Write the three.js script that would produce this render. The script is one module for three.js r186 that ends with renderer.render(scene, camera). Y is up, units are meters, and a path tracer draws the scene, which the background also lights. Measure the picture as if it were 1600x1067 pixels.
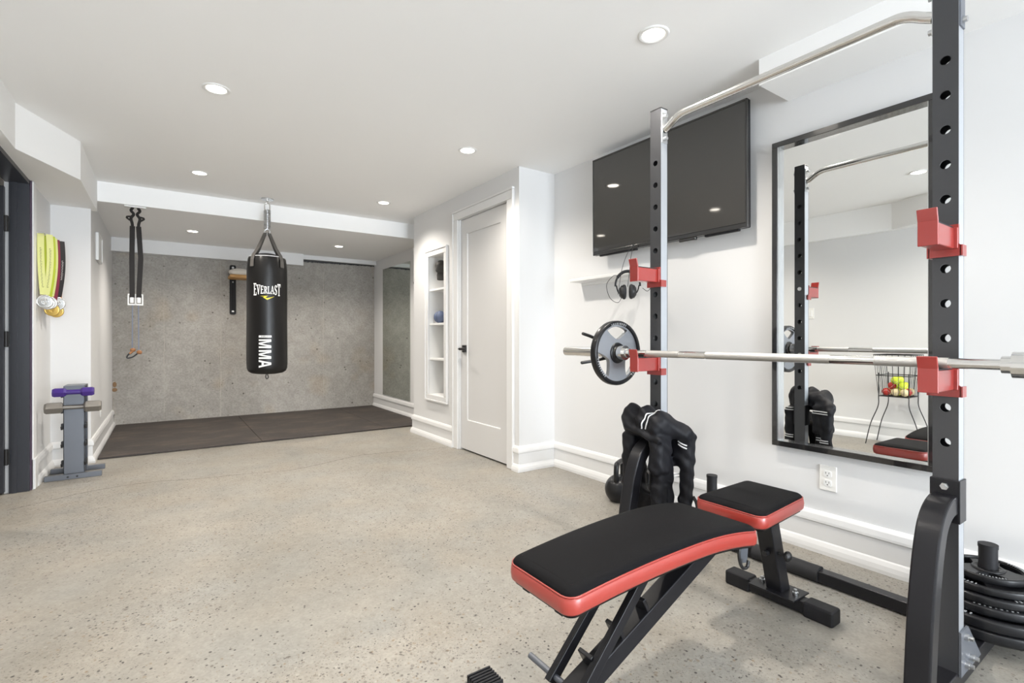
import * as THREE from 'three';
import { RoundedBoxGeometry } from 'three/addons/geometries/RoundedBoxGeometry.js';
import { mergeGeometries, mergeVertices } from 'three/addons/utils/BufferGeometryUtils.js';
import { MarchingCubes } from 'three/addons/objects/MarchingCubes.js';
import { RectAreaLightUniformsLib } from 'three/addons/lights/RectAreaLightUniformsLib.js';

// ---------------------------------------------------------------- camera, sky, daylight, exposure
const scene = new THREE.Scene();
const YAW = 34.68 * Math.PI / 180;
const camera = new THREE.PerspectiveCamera(2 * Math.atan(533.5 / 785.6) * 180 / Math.PI, 1600 / 1067, 0.02, 60);
camera.position.set(0, 0.99, 0);
camera.rotation.set(0, -YAW, 0);
camera.setViewOffset(1600, 1067, 0, 4.9, 1600, 1067);
scene.add(camera);

scene.background = new THREE.Color().setRGB(0.80, 0.90, 1.0);      // overcast sky beyond the patio door
RectAreaLightUniformsLib.init();
const DAY = 16.5;
const day = new THREE.RectAreaLight(new THREE.Color().setRGB(0.86, 0.93, 1.0), DAY, 2.5, 2.0);
day.position.set(0.95, 1.06, 5.13);                                  // sky light entering through the patio door
day.lookAt(0.95, 1.06 + 10.13 * 0.27, -5);                           // sky and bright patio together throw it a little upwards
scene.add(day);
const POT = 5.4, POT_COLOR = new THREE.Color().setRGB(1.0, 0.93, 0.84);

const renderer = new THREE.WebGLRenderer({ antialias: true });
renderer.toneMapping = THREE.LinearToneMapping;
renderer.toneMappingExposure = 1.6;
renderer.shadowMap.enabled = true;

// ---------------------------------------------------------------- helpers
let seed = 20240613;
const rnd = () => { seed = (seed * 1664525 + 1013904223) >>> 0; return seed / 4294967296; };
const V = (x, y, z) => new THREE.Vector3(x, y, z);
const PI = Math.PI;
const counts = new Map();
const numbered = (n) => { const k = counts.get(n) || 0; counts.set(n, k + 1); return k ? n + '_' + String(k).padStart(3, '0') : n; };

function clean(g) {
  let q = g.index ? g.toNonIndexed() : g;
  for (const k of Object.keys(q.attributes)) if (!['position', 'normal', 'uv'].includes(k)) q.deleteAttribute(k);
  if (!q.attributes.normal) q.computeVertexNormals();
  if (!q.attributes.uv) q.setAttribute('uv', new THREE.Float32BufferAttribute(new Float32Array(q.attributes.position.count * 2), 2));
  return q;
}
const merge = (list) => list.length === 1 ? list[0] : mergeGeometries(list.map(clean));
function mesh(name, geos, mat, parent) {
  const m = new THREE.Mesh(merge(Array.isArray(geos) ? geos : [geos]), mat);
  m.name = parent ? name : numbered(name);
  m.castShadow = m.receiveShadow = true;
  (parent || scene).add(m);
  return m;
}
function struct(name, geos, mat, label, parent) {
  const m = mesh(name, geos, mat, parent);
  if (!parent) { m.userData.kind = 'structure'; if (label) m.userData.label = label; }
  return m;
}
function thing(name, label, category, pos = [0, 0, 0], turn = 0, group) {
  const o = new THREE.Group(); o.name = numbered(name); scene.add(o);
  o.position.set(...pos); o.rotation.y = turn;
  o.userData = { label, category };
  if (group) o.userData.group = group;
  return o;
}
function part(name, parent, pos = [0, 0, 0]) { const o = new THREE.Group(); o.name = name; o.position.set(...pos); parent.add(o); return o; }
function tag(o, label, category, group) { o.userData.label = label; o.userData.category = category; if (group) o.userData.group = group; return o; }
function dup(o, label, pos, turn) {
  const c = o.clone(); c.name = numbered(o.name.replace(/_\d{3}$/, '')); c.userData = { ...o.userData }; if (label) c.userData.label = label;
  scene.add(c); if (pos) c.position.set(...pos); if (turn !== undefined) c.rotation.y = turn; return c;
}
// geometry makers
const box = (x0, x1, y0, y1, z0, z1) => new THREE.BoxGeometry(x1 - x0, y1 - y0, z1 - z0).translate((x0 + x1) / 2, (y0 + y1) / 2, (z0 + z1) / 2);
const rbox = (x0, x1, y0, y1, z0, z1, r = 0.004, s = 2) => new RoundedBoxGeometry(x1 - x0, y1 - y0, z1 - z0, s, Math.min(r, (x1 - x0) / 2.01, (y1 - y0) / 2.01, (z1 - z0) / 2.01)).translate((x0 + x1) / 2, (y0 + y1) / 2, (z0 + z1) / 2);
function cyl(a, b, r, seg = 20, r2 = r) {           // from a to b
  const A = V(...a), B = V(...b), d = B.clone().sub(A);
  const g = new THREE.CylinderGeometry(r2, r, d.length(), seg);
  g.applyQuaternion(new THREE.Quaternion().setFromUnitVectors(V(0, 1, 0), d.clone().normalize()));
  return g.translate((A.x + B.x) / 2, (A.y + B.y) / 2, (A.z + B.z) / 2);
}
const tube = (pts, r, seg = 40, rad = 8, closed = false, tension = 0.5) => new THREE.TubeGeometry(new THREE.CatmullRomCurve3(pts.map((p) => V(...p)), closed, 'catmullrom', tension), seg, r, rad, closed);
function lathe(pts, seg = 32) { return new THREE.LatheGeometry(pts.map((p) => new THREE.Vector2(p[0], p[1])), seg); }
function bar(a, b, w, t, r = 0.004, upish = V(0, 0, 1)) {  // rectangular bar from a to b; w along upish, t across
  const A = V(...a), B = V(...b), d = B.clone().sub(A), L = d.length(); d.normalize();
  const zz = upish.clone().sub(d.clone().multiplyScalar(upish.dot(d))).normalize(), yy = zz.clone().cross(d);
  const g = new RoundedBoxGeometry(L, t, w, 2, r);
  g.applyMatrix4(new THREE.Matrix4().makeBasis(d, yy, zz));
  const m = A.add(B).multiplyScalar(0.5);
  return g.translate(m.x, m.y, m.z);
}
function ext(pts, depth, bevel = 0, holes = [], seg = 12) {
  const s = pts instanceof THREE.Shape ? pts : new THREE.Shape(pts.map((p) => new THREE.Vector2(p[0], p[1])));
  for (const h of holes) s.holes.push(h);
  return new THREE.ExtrudeGeometry(s, { depth, bevelEnabled: bevel > 0, bevelSize: bevel, bevelThickness: bevel, bevelSegments: 2, curveSegments: seg });
}
function roundRect(x0, x1, y0, y1, r) {
  const s = new THREE.Shape();
  s.moveTo(x0 + r, y0); s.lineTo(x1 - r, y0); s.absarc(x1 - r, y0 + r, r, -PI / 2, 0); s.lineTo(x1, y1 - r); s.absarc(x1 - r, y1 - r, r, 0, PI / 2);
  s.lineTo(x0 + r, y1); s.absarc(x0 + r, y1 - r, r, PI / 2, PI); s.lineTo(x0, y0 + r); s.absarc(x0 + r, y0 + r, r, PI, 1.5 * PI);
  return s;
}
const circle = (x, y, r) => { const p = new THREE.Path(); p.absarc(x, y, r, 0, 2 * PI, true); return p; };
const rectHole = (x0, x1, y0, y1) => { const p = new THREE.Path(); p.moveTo(x0, y0); p.lineTo(x0, y1); p.lineTo(x1, y1); p.lineTo(x1, y0); p.lineTo(x0, y0); return p; };
// extrude drawn in (z, y) and pushed along +x from x0
const extX = (shape, x0, depth, bevel = 0, holes = []) => { const g = ext(shape, depth, bevel, holes); g.applyMatrix4(new THREE.Matrix4().makeBasis(V(0, 0, 1), V(0, 1, 0), V(-1, 0, 0))); return g.translate(x0 + depth, 0, 0); };
// profile [(out, y)] swept along a path [(x, z)] on the floor; out is to the right of the walking direction
function sweep(profile, path) {
  const n = path.length, pos = [], idx = [], dirs = [];
  for (let i = 0; i < n - 1; i++) { const d = new THREE.Vector2(path[i + 1][0] - path[i][0], path[i + 1][1] - path[i][1]).normalize(); dirs.push(d); }
  const off = path.map((p, i) => {
    const a = dirs[Math.max(0, i - 1)], b = dirs[Math.min(n - 2, i)];
    const na = new THREE.Vector2(-a.y, a.x), nb = new THREE.Vector2(-b.y, b.x), s = na.clone().add(nb);
    return s.multiplyScalar(2 / s.lengthSq());
  });
  const m = profile.length, g = [];
  for (let i = 0; i < n - 1; i++) for (let j = 0; j < m - 1; j++) {
    const q = (k, l) => [path[k][0] + off[k].x * profile[l][0], profile[l][1], path[k][1] + off[k].y * profile[l][0]];
    const a = q(i, j), b = q(i + 1, j), c = q(i + 1, j + 1), d = q(i, j + 1);
    g.push(...a, ...b, ...c, ...a, ...c, ...d);
  }
  for (const [k, fl] of [[0, 1], [n - 1, 0]]) for (let j = 1; j < m - 1; j++) {
    const q = (l) => [path[k][0] + off[k].x * profile[l][0], profile[l][1], path[k][1] + off[k].y * profile[l][0]];
    g.push(...(fl ? [...q(0), ...q(j), ...q(j + 1)] : [...q(0), ...q(j + 1), ...q(j)]));
  }
  const geo = new THREE.BufferGeometry(); geo.setAttribute('position', new THREE.Float32BufferAttribute(g, 3)); geo.computeVertexNormals();
  return geo;
}
function boxUV(g, s = 1) {                          // uv in metres, by the way each face points
  const q = clean(g), p = q.attributes.position, n = q.attributes.normal, u = q.attributes.uv;
  for (let i = 0; i < p.count; i++) {
    const ax = Math.abs(n.getX(i)), ay = Math.abs(n.getY(i)), az = Math.abs(n.getZ(i));
    if (ay >= ax && ay >= az) u.setXY(i, p.getX(i) * s, p.getZ(i) * s);
    else if (ax >= az) u.setXY(i, p.getZ(i) * s, p.getY(i) * s);
    else u.setXY(i, p.getX(i) * s, p.getY(i) * s);
  }
  return q;
}
function field(fn, c, half, res) {                   // mesh of the zero set of a distance function, cube of half size round c
  const mc = new MarchingCubes(res, new THREE.MeshStandardMaterial(), false, false, 400000);
  mc.isolation = 0;
  for (let k = 0; k < res; k++) for (let j = 0; j < res; j++) for (let i = 0; i < res; i++)
    mc.field[i + j * res + k * res * res] = -fn(c[0] + half * (i - res / 2) / (res / 2), c[1] + half * (j - res / 2) / (res / 2), c[2] + half * (k - res / 2) / (res / 2));
  mc.update();
  const g = new THREE.BufferGeometry();
  g.setAttribute('position', new THREE.Float32BufferAttribute(mc.positionArray.slice(0, mc.count * 3), 3));
  g.scale(half, half, half).translate(...c);
  let q = mergeVertices(g, half / res * 0.05); q.computeVertexNormals();
  return q;
}
const smin = (a, b, k) => { const h = Math.max(k - Math.abs(a - b), 0) / k; return Math.min(a, b) - h * h * k / 4; };
const sdBox = (x, y, z, c, h, r) => { const a = Math.abs(x - c[0]) - h[0] + r, b = Math.abs(y - c[1]) - h[1] + r, d = Math.abs(z - c[2]) - h[2] + r; return Math.hypot(Math.max(a, 0), Math.max(b, 0), Math.max(d, 0)) + Math.min(Math.max(a, b, d), 0) - r; };
const sdCap = (x, y, z, a, b, ra, rb = ra) => { const d = [b[0] - a[0], b[1] - a[1], b[2] - a[2]], l = d[0] ** 2 + d[1] ** 2 + d[2] ** 2; const t = Math.min(1, Math.max(0, ((x - a[0]) * d[0] + (y - a[1]) * d[1] + (z - a[2]) * d[2]) / l)); return Math.hypot(x - a[0] - d[0] * t, y - a[1] - d[1] * t, z - a[2] - d[2] * t) - ra - (rb - ra) * t; };
const sdEll = (x, y, z, c, r) => { const k = Math.hypot((x - c[0]) / r[0], (y - c[1]) / r[1], (z - c[2]) / r[2]); return (k - 1) * Math.min(...r); };

// ---------------------------------------------------------------- procedural textures
function valueNoise(n) {                             // tileable value noise on an n x n lattice
  const t = new Float32Array(n * n); for (let i = 0; i < n * n; i++) t[i] = rnd();
  return (u, v) => { const x = u * n, y = v * n, xi = Math.floor(x), yi = Math.floor(y), fx = x - xi, fy = y - yi, sx = fx * fx * (3 - 2 * fx), sy = fy * fy * (3 - 2 * fy);
    const g = (a, b) => t[(((a % n) + n) % n) + (((b % n) + n) % n) * n];
    return (g(xi, yi) * (1 - sx) + g(xi + 1, yi) * sx) * (1 - sy) + (g(xi, yi + 1) * (1 - sx) + g(xi + 1, yi + 1) * sx) * sy; };
}
function dataTex(w, h, fn, srgb = true, repeat = [1, 1]) {
  const d = new Uint8Array(w * h * 4);
  for (let j = 0; j < h; j++) for (let i = 0; i < w; i++) { const c = fn(i / w, j / h, i, j), o = (i + j * w) * 4; d[o] = c[0]; d[o + 1] = c[1]; d[o + 2] = c[2]; d[o + 3] = 255; }
  return finishTex(new THREE.DataTexture(d, w, h, THREE.RGBAFormat), srgb, repeat);
}
function finishTex(t, srgb, repeat) {
  t.wrapS = t.wrapT = THREE.RepeatWrapping; t.magFilter = THREE.LinearFilter; t.minFilter = THREE.LinearMipmapLinearFilter; t.generateMipmaps = true;
  if (srgb) t.colorSpace = THREE.SRGBColorSpace; t.repeat.set(...repeat); t.needsUpdate = true; return t;
}
// ground concrete floor with exposed aggregate, one tile = 2.6 m
const FT = 2048, FM = 2.6;
const floorTex = (() => {
  const d = new Uint8Array(FT * FT * 4), a = valueNoise(5), b = valueNoise(17), c = valueNoise(90), e = valueNoise(400);
  for (let j = 0; j < FT; j++) for (let i = 0; i < FT; i++) {
    const u = i / FT, v = j / FT, t = (a(u, v) - .5) * 9 + (b(u, v) - .5) * 9 + (c(u, v) - .5) * 8 + (e(u, v) - .5) * 12, o = (i + j * FT) * 4, w = (b(v, u) - .5) * 4;
    d[o] = 143 + t + w; d[o + 1] = 139 + t; d[o + 2] = 131 + t - w; d[o + 3] = 255;
  }
  const dense = valueNoise(7);
  const spot = (x, y, rx, ry, an, col, al) => {
    const R = Math.ceil(Math.max(rx, ry)) + 1, ca = Math.cos(an), sa = Math.sin(an);
    for (let dj = -R; dj <= R; dj++) for (let di = -R; di <= R; di++) {
      const X = (di * ca + dj * sa) / rx, Y = (-di * sa + dj * ca) / ry, q = X * X + Y * Y; if (q > 1.35) continue;
      const k = al * Math.min(1, (1.35 - q) * 2.2), o = ((((x + di) | 0) + FT) % FT + ((((y + dj) | 0) + FT) % FT) * FT) * 4;
      for (let z = 0; z < 3; z++) d[o + z] = d[o + z] * (1 - k) + col[z] * k;
    }
  };
  const cols = [[92, 86, 80], [112, 104, 94], [74, 69, 66], [126, 108, 86], [98, 94, 92], [164, 159, 151], [90, 84, 78]];
  for (let n = 0; n < 120000; n++) {
    const x = rnd() * FT, y = rnd() * FT; if (dense(x / FT, y / FT) < rnd() * 0.75) continue;
    const big = rnd() < 0.09, r = big ? 1.8 + rnd() * 2.4 : 0.6 + rnd() * 0.9;
    spot(x, y, r, r * (0.5 + rnd() * 0.5), rnd() * PI, cols[(rnd() * cols.length) | 0], 0.35 + rnd() * 0.5);
  }
  for (let n = 0; n < 2200; n++) { const r = 1.2 + rnd() * 2.2; spot(rnd() * FT, rnd() * FT, r, r * (0.4 + rnd() * 0.6), rnd() * PI, [50, 46, 44], 0.85); }
  return finishTex(new THREE.DataTexture(d, FT, FT, THREE.RGBAFormat), true, [1, 1]);
})();
// cast concrete wall, one tile = 3.2 m
const concTex = (() => {
  const a = valueNoise(4), b = valueNoise(11), c = valueNoise(48), e = valueNoise(260), f = valueNoise(23);
  const pits = new Float32Array(1024 * 1024);
  for (let n = 0; n < 1500; n++) { const x = (rnd() * 1024) | 0, y = (rnd() * 1024) | 0, r = rnd() < 0.06 ? 3 : rnd() < 0.4 ? 1 : 0, s = 20 + rnd() * 45; for (let j = -r; j <= r; j++) for (let i = -r; i <= r; i++) if (i * i + j * j <= r * r) pits[((x + i + 1024) % 1024) + ((y + j + 1024) % 1024) * 1024] = s; }
  return dataTex(1024, 1024, (u, v, i, j) => {
    const t = (a(u, v) - .5) * 20 + (b(u, v * .5) - .5) * 16 + (c(u, v) - .5) * 12 + (e(u, v) - .5) * 18 - pits[i + j * 1024];
    const w = Math.max(0, f(u, v) * b(v, u) - .42) * 26;
    return [156 + t + w * .3, 152 + t - w * .1, 146 + t - w * .6];
  });
})();
const fineBump = (() => { const e = valueNoise(220), c = valueNoise(60); return dataTex(512, 512, (u, v) => { const t = 110 + e(u, v) * 100 + c(u, v) * 45; return [t, t, t]; }, false); })();
const matTex = (() => { const a = valueNoise(6), c = valueNoise(40), e = valueNoise(250), s = valueNoise(9); return dataTex(1024, 1024, (u, v) => { const dust = Math.max(0, a(u, v) * .6 + s(u, v * 3) * .5 - .5) * 46; const t = 46 + (c(u, v) - .5) * 8 + (e(u, v) - .5) * 16; return [t + 6 + dust, t + dust * .82, t - 3 + dust * .62]; }); })();
const woodTex = (() => { const a = valueNoise(8), e = valueNoise(64); return dataTex(256, 256, (u, v) => { const g = Math.sin((v * 24 + a(u * .4, v) * 3) * PI) * 9 + (e(u * .2, v) - .5) * 22; return [196 + g, 150 + g, 90 + g * .7]; }); })();

// ---------------------------------------------------------------- materials
const M = (r, g, b, rough = 0.5, extra = {}) => new THREE.MeshStandardMaterial({ color: new THREE.Color().setRGB(r, g, b), roughness: rough, ...extra });
const P = (r, g, b, rough = 0.5, extra = {}) => new THREE.MeshPhysicalMaterial({ color: new THREE.Color().setRGB(r, g, b), roughness: rough, ...extra });
const bumped = (rep, scale) => { const t = fineBump.clone(); t.repeat.set(rep, rep); t.needsUpdate = true; return { bumpMap: t, bumpScale: scale }; };
const mat = {
  wall: M(0.715, 0.715, 0.715, 0.65),
  ceil: M(0.92, 0.92, 0.915, 0.8),
  trim: M(0.75, 0.75, 0.748, 0.35),
  doorPaint: M(0.65, 0.645, 0.64, 0.3),
  darkDoor: M(0.028, 0.030, 0.038, 0.35),
  gasket: M(0.06, 0.03, 0.06, 0.5),
  floor: P(1, 1, 1, 0.42, { map: floorTex, specularIntensity: 0.7 }),
  crack: M(0.13, 0.115, 0.10, 0.85),
  conc: M(1, 1, 1, 0.85, { map: concTex, ...bumped(2.2, 0.0015) }),
  seam: M(0.42, 0.385, 0.345, 0.9),
  rust: M(0.20, 0.12, 0.06, 0.8),
  rubber: M(1, 1, 1, 0.62, { map: matTex, ...bumped(5, 0.0008) }),
  steel: P(0.011, 0.011, 0.0135, 0.36, { metalness: 0.1, specularIntensity: 0.5, clearcoat: 0.22, clearcoatRoughness: 0.2 }),
  steelUp: P(0.045, 0.046, 0.050, 0.38, { metalness: 0.2, clearcoat: 0.3, clearcoatRoughness: 0.25 }),
  sideMetal: M(0.50, 0.52, 0.55, 0.42, { metalness: 0.85, ...bumped(12, 0.0004) }),  // side faces of the uprights, lighter metal than their front plates
  steelGrey: P(0.13, 0.14, 0.16, 0.38, { metalness: 0.3 }),
  black: M(0.014, 0.014, 0.015, 0.4),
  blackMatte: M(0.016, 0.016, 0.018, 0.75),
  plastic: P(0.012, 0.012, 0.014, 0.55, { specularIntensity: 0.6 }),
  chrome: M(0.72, 0.71, 0.69, 0.16, { metalness: 1 }),
  knurl: M(0.55, 0.545, 0.53, 0.38, { metalness: 1, ...bumped(60, 0.0004) }),
  zinc: M(0.62, 0.63, 0.64, 0.3, { metalness: 1 }),
  red: P(0.31, 0.028, 0.022, 0.32, { clearcoat: 0.7, clearcoatRoughness: 0.25 }),
  pad: M(0.55, 0.55, 0.56, 0.3),
  redVinyl: P(0.33, 0.036, 0.026, 0.36, { clearcoat: 0.6, clearcoatRoughness: 0.3 }),
  blackVinyl: P(0.0045, 0.0045, 0.0055, 0.62, { specularIntensity: 0.2, ...bumped(14, 0.0004) }),
  castIron: P(0.006, 0.0062, 0.0075, 0.42, { specularIntensity: 0.45, clearcoat: 0.3, clearcoatRoughness: 0.14 }),
  plateGrey: M(0.26, 0.27, 0.29, 0.30, { metalness: 0.75, ...bumped(20, 0.0006) }),
  letter: M(0.30, 0.31, 0.32, 0.4),
  mirror: M(0.86, 0.87, 0.86, 0.0, { metalness: 1 }),
  mirrorFar: M(0.62, 0.65, 0.60, 0.02, { metalness: 1 }),
  screen: P(0.020, 0.018, 0.016, 0.045, { ior: 1.95 }),
  glossBlack: P(0.010, 0.010, 0.011, 0.2, { clearcoat: 1, clearcoatRoughness: 0.05 }),
  white: M(0.80, 0.80, 0.79, 0.4),
  plate: M(0.82, 0.81, 0.78, 0.35),
  slot: M(0.03, 0.03, 0.03, 0.6),
  neoprene: P(0.006, 0.0063, 0.009, 0.58, { specularIntensity: 0.55, sheen: 0.3, sheenRoughness: 0.5, sheenColor: new THREE.Color().setRGB(0.12, 0.12, 0.2) }),
  reflective: M(0.75, 0.75, 0.76, 0.4),
  strap: M(0.018, 0.016, 0.016, 0.85),
  bagStrap: M(0.085, 0.078, 0.072, 0.7),
  cord: M(0.18, 0.20, 0.26, 0.6),
  wood: M(1, 1, 1, 0.5, { map: woodTex }),
  linen: M(0.78, 0.74, 0.67, 0.9),
  purple: P(0.050, 0.018, 0.20, 0.4, { clearcoat: 0.3 }),
  pewter: M(0.27, 0.255, 0.235, 0.40, { metalness: 0.85, ...bumped(8, 0.0006) }),
  gold: M(0.62, 0.42, 0.12, 0.3, { metalness: 1 }),
  silver: M(0.70, 0.70, 0.69, 0.25, { metalness: 1 }),
  blueGrey: M(0.10, 0.13, 0.22, 0.6),
  glove: M(0.03, 0.028, 0.026, 0.6),
  wire: M(0.015, 0.015, 0.016, 0.4),
  ballGreen: M(0.62, 0.72, 0.06, 0.95),
  ballOrange: M(0.75, 0.20, 0.05, 0.9),
  ballRed: M(0.50, 0.04, 0.03, 0.6),
  ballCream: M(0.75, 0.62, 0.36, 0.7),
  glass: P(1, 1, 1, 0.0, { transmission: 1, thickness: 0, ior: 1.45 }),
  led: M(0.8, 0.8, 0.8, 0.4, { emissive: new THREE.Color().setRGB(1.0, 0.92, 0.80), emissiveIntensity: 9 }),
  patio: M(0.42, 0.41, 0.39, 0.9),
};

// ---------------------------------------------------------------- the room
const CEIL = 2.27, LOW = 2.108, RX = 2.51, CX = 2.17, LX = -0.72, BACK = 5.2;
const floor = struct('floor', boxUV(box(-2.6, 2.9, -0.12, 0, -7.4, BACK + 0.12), 1 / FM), mat.floor, 'beige ground concrete floor with dark aggregate speckles');
{ // hairline crack running across the slab
  const pts = [[-0.74, -4.03], [-0.62, -4.104], [-0.396, -4.225], [-0.20, -4.262], [-0.023, -4.25], [0.12, -4.20], [0.276, -4.16], [0.50, -4.13], [0.764, -4.054], [0.98, -4.10], [1.348, -4.224], [1.6, -4.20], [1.884, -4.119], [2.12, -4.09]];
  const c = new THREE.CatmullRomCurve3(pts.map((p) => V(p[0], 0.0006, p[1]))), N = 260, pos = [];
  let prev;
  for (let i = 0; i <= N; i++) { const p = c.getPoint(i / N), w = 0.0012 + rnd() * 0.0035; p.z += (rnd() - .5) * 0.012; p.x += (rnd() - .5) * 0.004; const q = [[p.x, p.y, p.z - w], [p.x, p.y, p.z + w]]; if (prev) pos.push(...prev[0], ...prev[1], ...q[1], ...prev[0], ...q[1], ...q[0]); prev = q; }
  const g = new THREE.BufferGeometry(); g.setAttribute('position', new THREE.Float32BufferAttribute(pos, 3)); g.computeVertexNormals();
  mesh('crack', g, mat.crack, floor);
}
struct('ceiling', box(-2.6, 2.9, CEIL, CEIL + 0.15, -5.28, BACK + 0.12), mat.ceil, 'flat white ceiling of the main room');
struct('ceiling_lower', box(-0.9, 2.9, LOW, CEIL + 0.15, -7.4, -5.28), mat.ceil, 'lowered white ceiling over the matted alcove');
struct('trim_bulkhead', box(-0.48, 1.52, 1.957, LOW, -7.2, -7.06), mat.wall, 'white boxed bulkhead along the top of the concrete wall');
struct('trim_band', box(1.52, 2.53, 2.052, LOW, -7.2, -7.12), mat.wall, 'narrow white band above the bare concrete');
{ // ragged dark gap under the band, drawn as a black strip
  const pos = [], N = 90; let prev;
  for (let i = 0; i <= N; i++) { const x = 1.52 + 1.0 * i / N, k = 1 - i / N, h = 0.008 + k * 0.016 + rnd() * 0.010 - (rnd() < 0.06 ? 0.008 : 0), q = [[x, 2.056, -7.196], [x, 2.056, -7.180], [x, 2.052 - h, -7.180], [x, 2.052 - h, -7.196]]; if (prev) for (let k2 = 0; k2 < 4; k2++) { const l = (k2 + 1) % 4; pos.push(...prev[k2], ...q[k2], ...q[l], ...prev[k2], ...q[l], ...prev[l]); } prev = q; }
  const g = new THREE.BufferGeometry(); g.setAttribute('position', new THREE.Float32BufferAttribute(pos, 3)); g.computeVertexNormals();
  struct('trim_gap_strip', g, mat.black, 'ragged black strip along the top of the concrete');
}
// soffits
{
  const s = new THREE.Shape([[-0.72, 5.28], [-0.447, 5.28], [-0.447, 4.285], [-0.665, 3.78], [-0.665, 1.87], [-0.47, 1.45], [-0.47, -BACK], [-0.72, -BACK]].map((p) => new THREE.Vector2(p[0], p[1])));
  struct('ceiling_soffit_left', ext(s, CEIL - 2.02).rotateX(-PI / 2).translate(0, 2.02, 0), mat.ceil, 'white boxed soffit with an angled face along the left wall');
  struct('ceiling_soffit_right', box(2.246, RX, 2.15, CEIL, -1.253, BACK), mat.ceil, 'white boxed soffit above the framed mirror');
}
// walls
struct('wall_right', box(RX, RX + 0.14, 0, CEIL, -3.044, BACK), mat.wall, 'white wall behind the power rack');
{ // closet wall with door opening and niche opening, drawn in (z, y)
  const sh = new THREE.Shape([[-4.96, 0], [-3.965, 0], [-3.965, 2.045], [-3.19, 2.045], [-3.19, 0], [-3.044, 0], [-3.044, CEIL], [-4.96, CEIL]].map((p) => new THREE.Vector2(p[0], p[1])));
  struct('wall_closet', [extX(sh, CX, 0.1, 0, [rectHole(-4.59, -4.225, 0.43, 1.80)]), box(CX + 0.1, RX + 0.14, 0, CEIL, -3.144, -3.044), box(CX + 0.1, 2.9, 0, CEIL, -4.96, -4.86), box(2.75, 2.85, 0, CEIL, -4.86, -3.144)], mat.wall, 'white closet wall with a panel door and a recessed shelf');
}
struct('wall_recess_right', box(2.53, 2.65, 0, LOW, -7.3, -4.96), mat.wall, 'white side wall of the alcove with a tall mirror');
struct('wall_recess_left', [box(-0.84, -0.48, 0, LOW, -7.3, -5.2)], mat.wall, 'white left side wall of the alcove');
const wallC = struct('wall_concrete', boxUV(box(-0.48, 2.53, 0, LOW, -7.34, -7.2), 1 / 3.2), mat.conc, 'bare grey cast concrete wall at the end of the alcove');
for (const [x, w, y0, y1] of [[0.58, 0.005, 0.02, 1.955], [1.2, 0.003, 0.02, 0.78], [1.81, 0.004, 0.03, 1.9], [0.0, 0.003, 0.05, 1.93]]) {
  const g = []; const N = 24; for (let i = 0; i < N; i++) { const a = y0 + (y1 - y0) * i / N, b = y0 + (y1 - y0) * (i + 1) / N, jx = x + (rnd() - .5) * 0.006, ww = w * (0.5 + rnd()); g.push(box(jx - ww / 2, jx + ww / 2, a, b, -7.2005, -7.199 + rnd() * 0.002)); }
  mesh('form_seam', g, mat.seam, wallC);
}
mesh('rust_stain', [new THREE.SphereGeometry(1, 16, 10).scale(0.018, 0.03, 0.004).translate(-0.458, 0.47, -7.199), new THREE.SphereGeometry(1, 16, 10).scale(0.024, 0.022, 0.004).translate(-0.458, 0.41, -7.199)], mat.rust, wallC);
{ // left wall with the dark door's opening
  const sh = new THREE.Shape([[-5.2, 0], [-4.48, 0], [-4.48, 2.018], [-3.62, 2.018], [-3.62, 0], [BACK, 0], [BACK, CEIL], [-5.2, CEIL]].map((p) => new THREE.Vector2(p[0], p[1])));
  struct('wall_left', extX(sh, LX - 0.12, 0.12), mat.wall, 'white left wall with a dark framed doorway');
}
struct('wall_hall', [box(-2.5, -2.4, 0, CEIL, -5.5, -2.9), box(-2.4, -0.84, 0, CEIL, -5.5, -5.4), box(-2.4, -0.84, 0, CEIL, -3.0, -2.9), box(-2.5, -0.84, CEIL - 0.002, CEIL + 0.13, -5.5, -5.27)], mat.wall, 'white walls of the hall beyond the dark doorway');
{ // back wall with the patio door opening behind the camera
  const sh = new THREE.Shape([[-0.84, 0], [-0.35, 0], [-0.35, 2.08], [2.25, 2.08], [2.25, 0], [RX + 0.14, 0], [RX + 0.14, CEIL], [-0.84, CEIL]].map((p) => new THREE.Vector2(p[0], p[1])));
  struct('wall_back', ext(sh, 0.12).translate(0, 0, BACK), mat.wall, 'white back wall with the patio door');
  const w = new THREE.Group(); w.name = 'window_1'; w.userData = { kind: 'structure', label: 'white framed glass patio door in the back wall' }; scene.add(w);
  mesh('window_frame', [box(-0.35, 2.25, 0, 0.05, BACK + 0.02, BACK + 0.09), box(-0.35, 2.25, 2.03, 2.08, BACK + 0.02, BACK + 0.09), box(-0.35, -0.30, 0.05, 2.03, BACK + 0.02, BACK + 0.09), box(2.20, 2.25, 0.05, 2.03, BACK + 0.02, BACK + 0.09), box(0.92, 0.98, 0.05, 2.03, BACK + 0.02, BACK + 0.09)], mat.trim, w);
  mesh('pane', new THREE.PlaneGeometry(1.22, 1.98).translate(0.31, 1.04, BACK + 0.055), mat.glass, w);
  mesh('pane', new THREE.PlaneGeometry(1.22, 1.98).translate(1.59, 1.04, BACK + 0.055), mat.glass, w);
  struct('patio', box(-3, 5, -0.12, -0.02, BACK + 0.12, 9), mat.patio, 'grey concrete patio outside the glass door');
}
// baseboards: stepped profile with a shoe and a cap
const BP = [[0, 0], [0.030, 0], [0.030, 0.016], [0.026, 0.034], [0.018, 0.050], [0.013, 0.056], [0.013, 0.134], [0.021, 0.140], [0.021, 0.150], [0.017, 0.172], [0.010, 0.184], [0.006, 0.188], [0, 0.188]];
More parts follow.
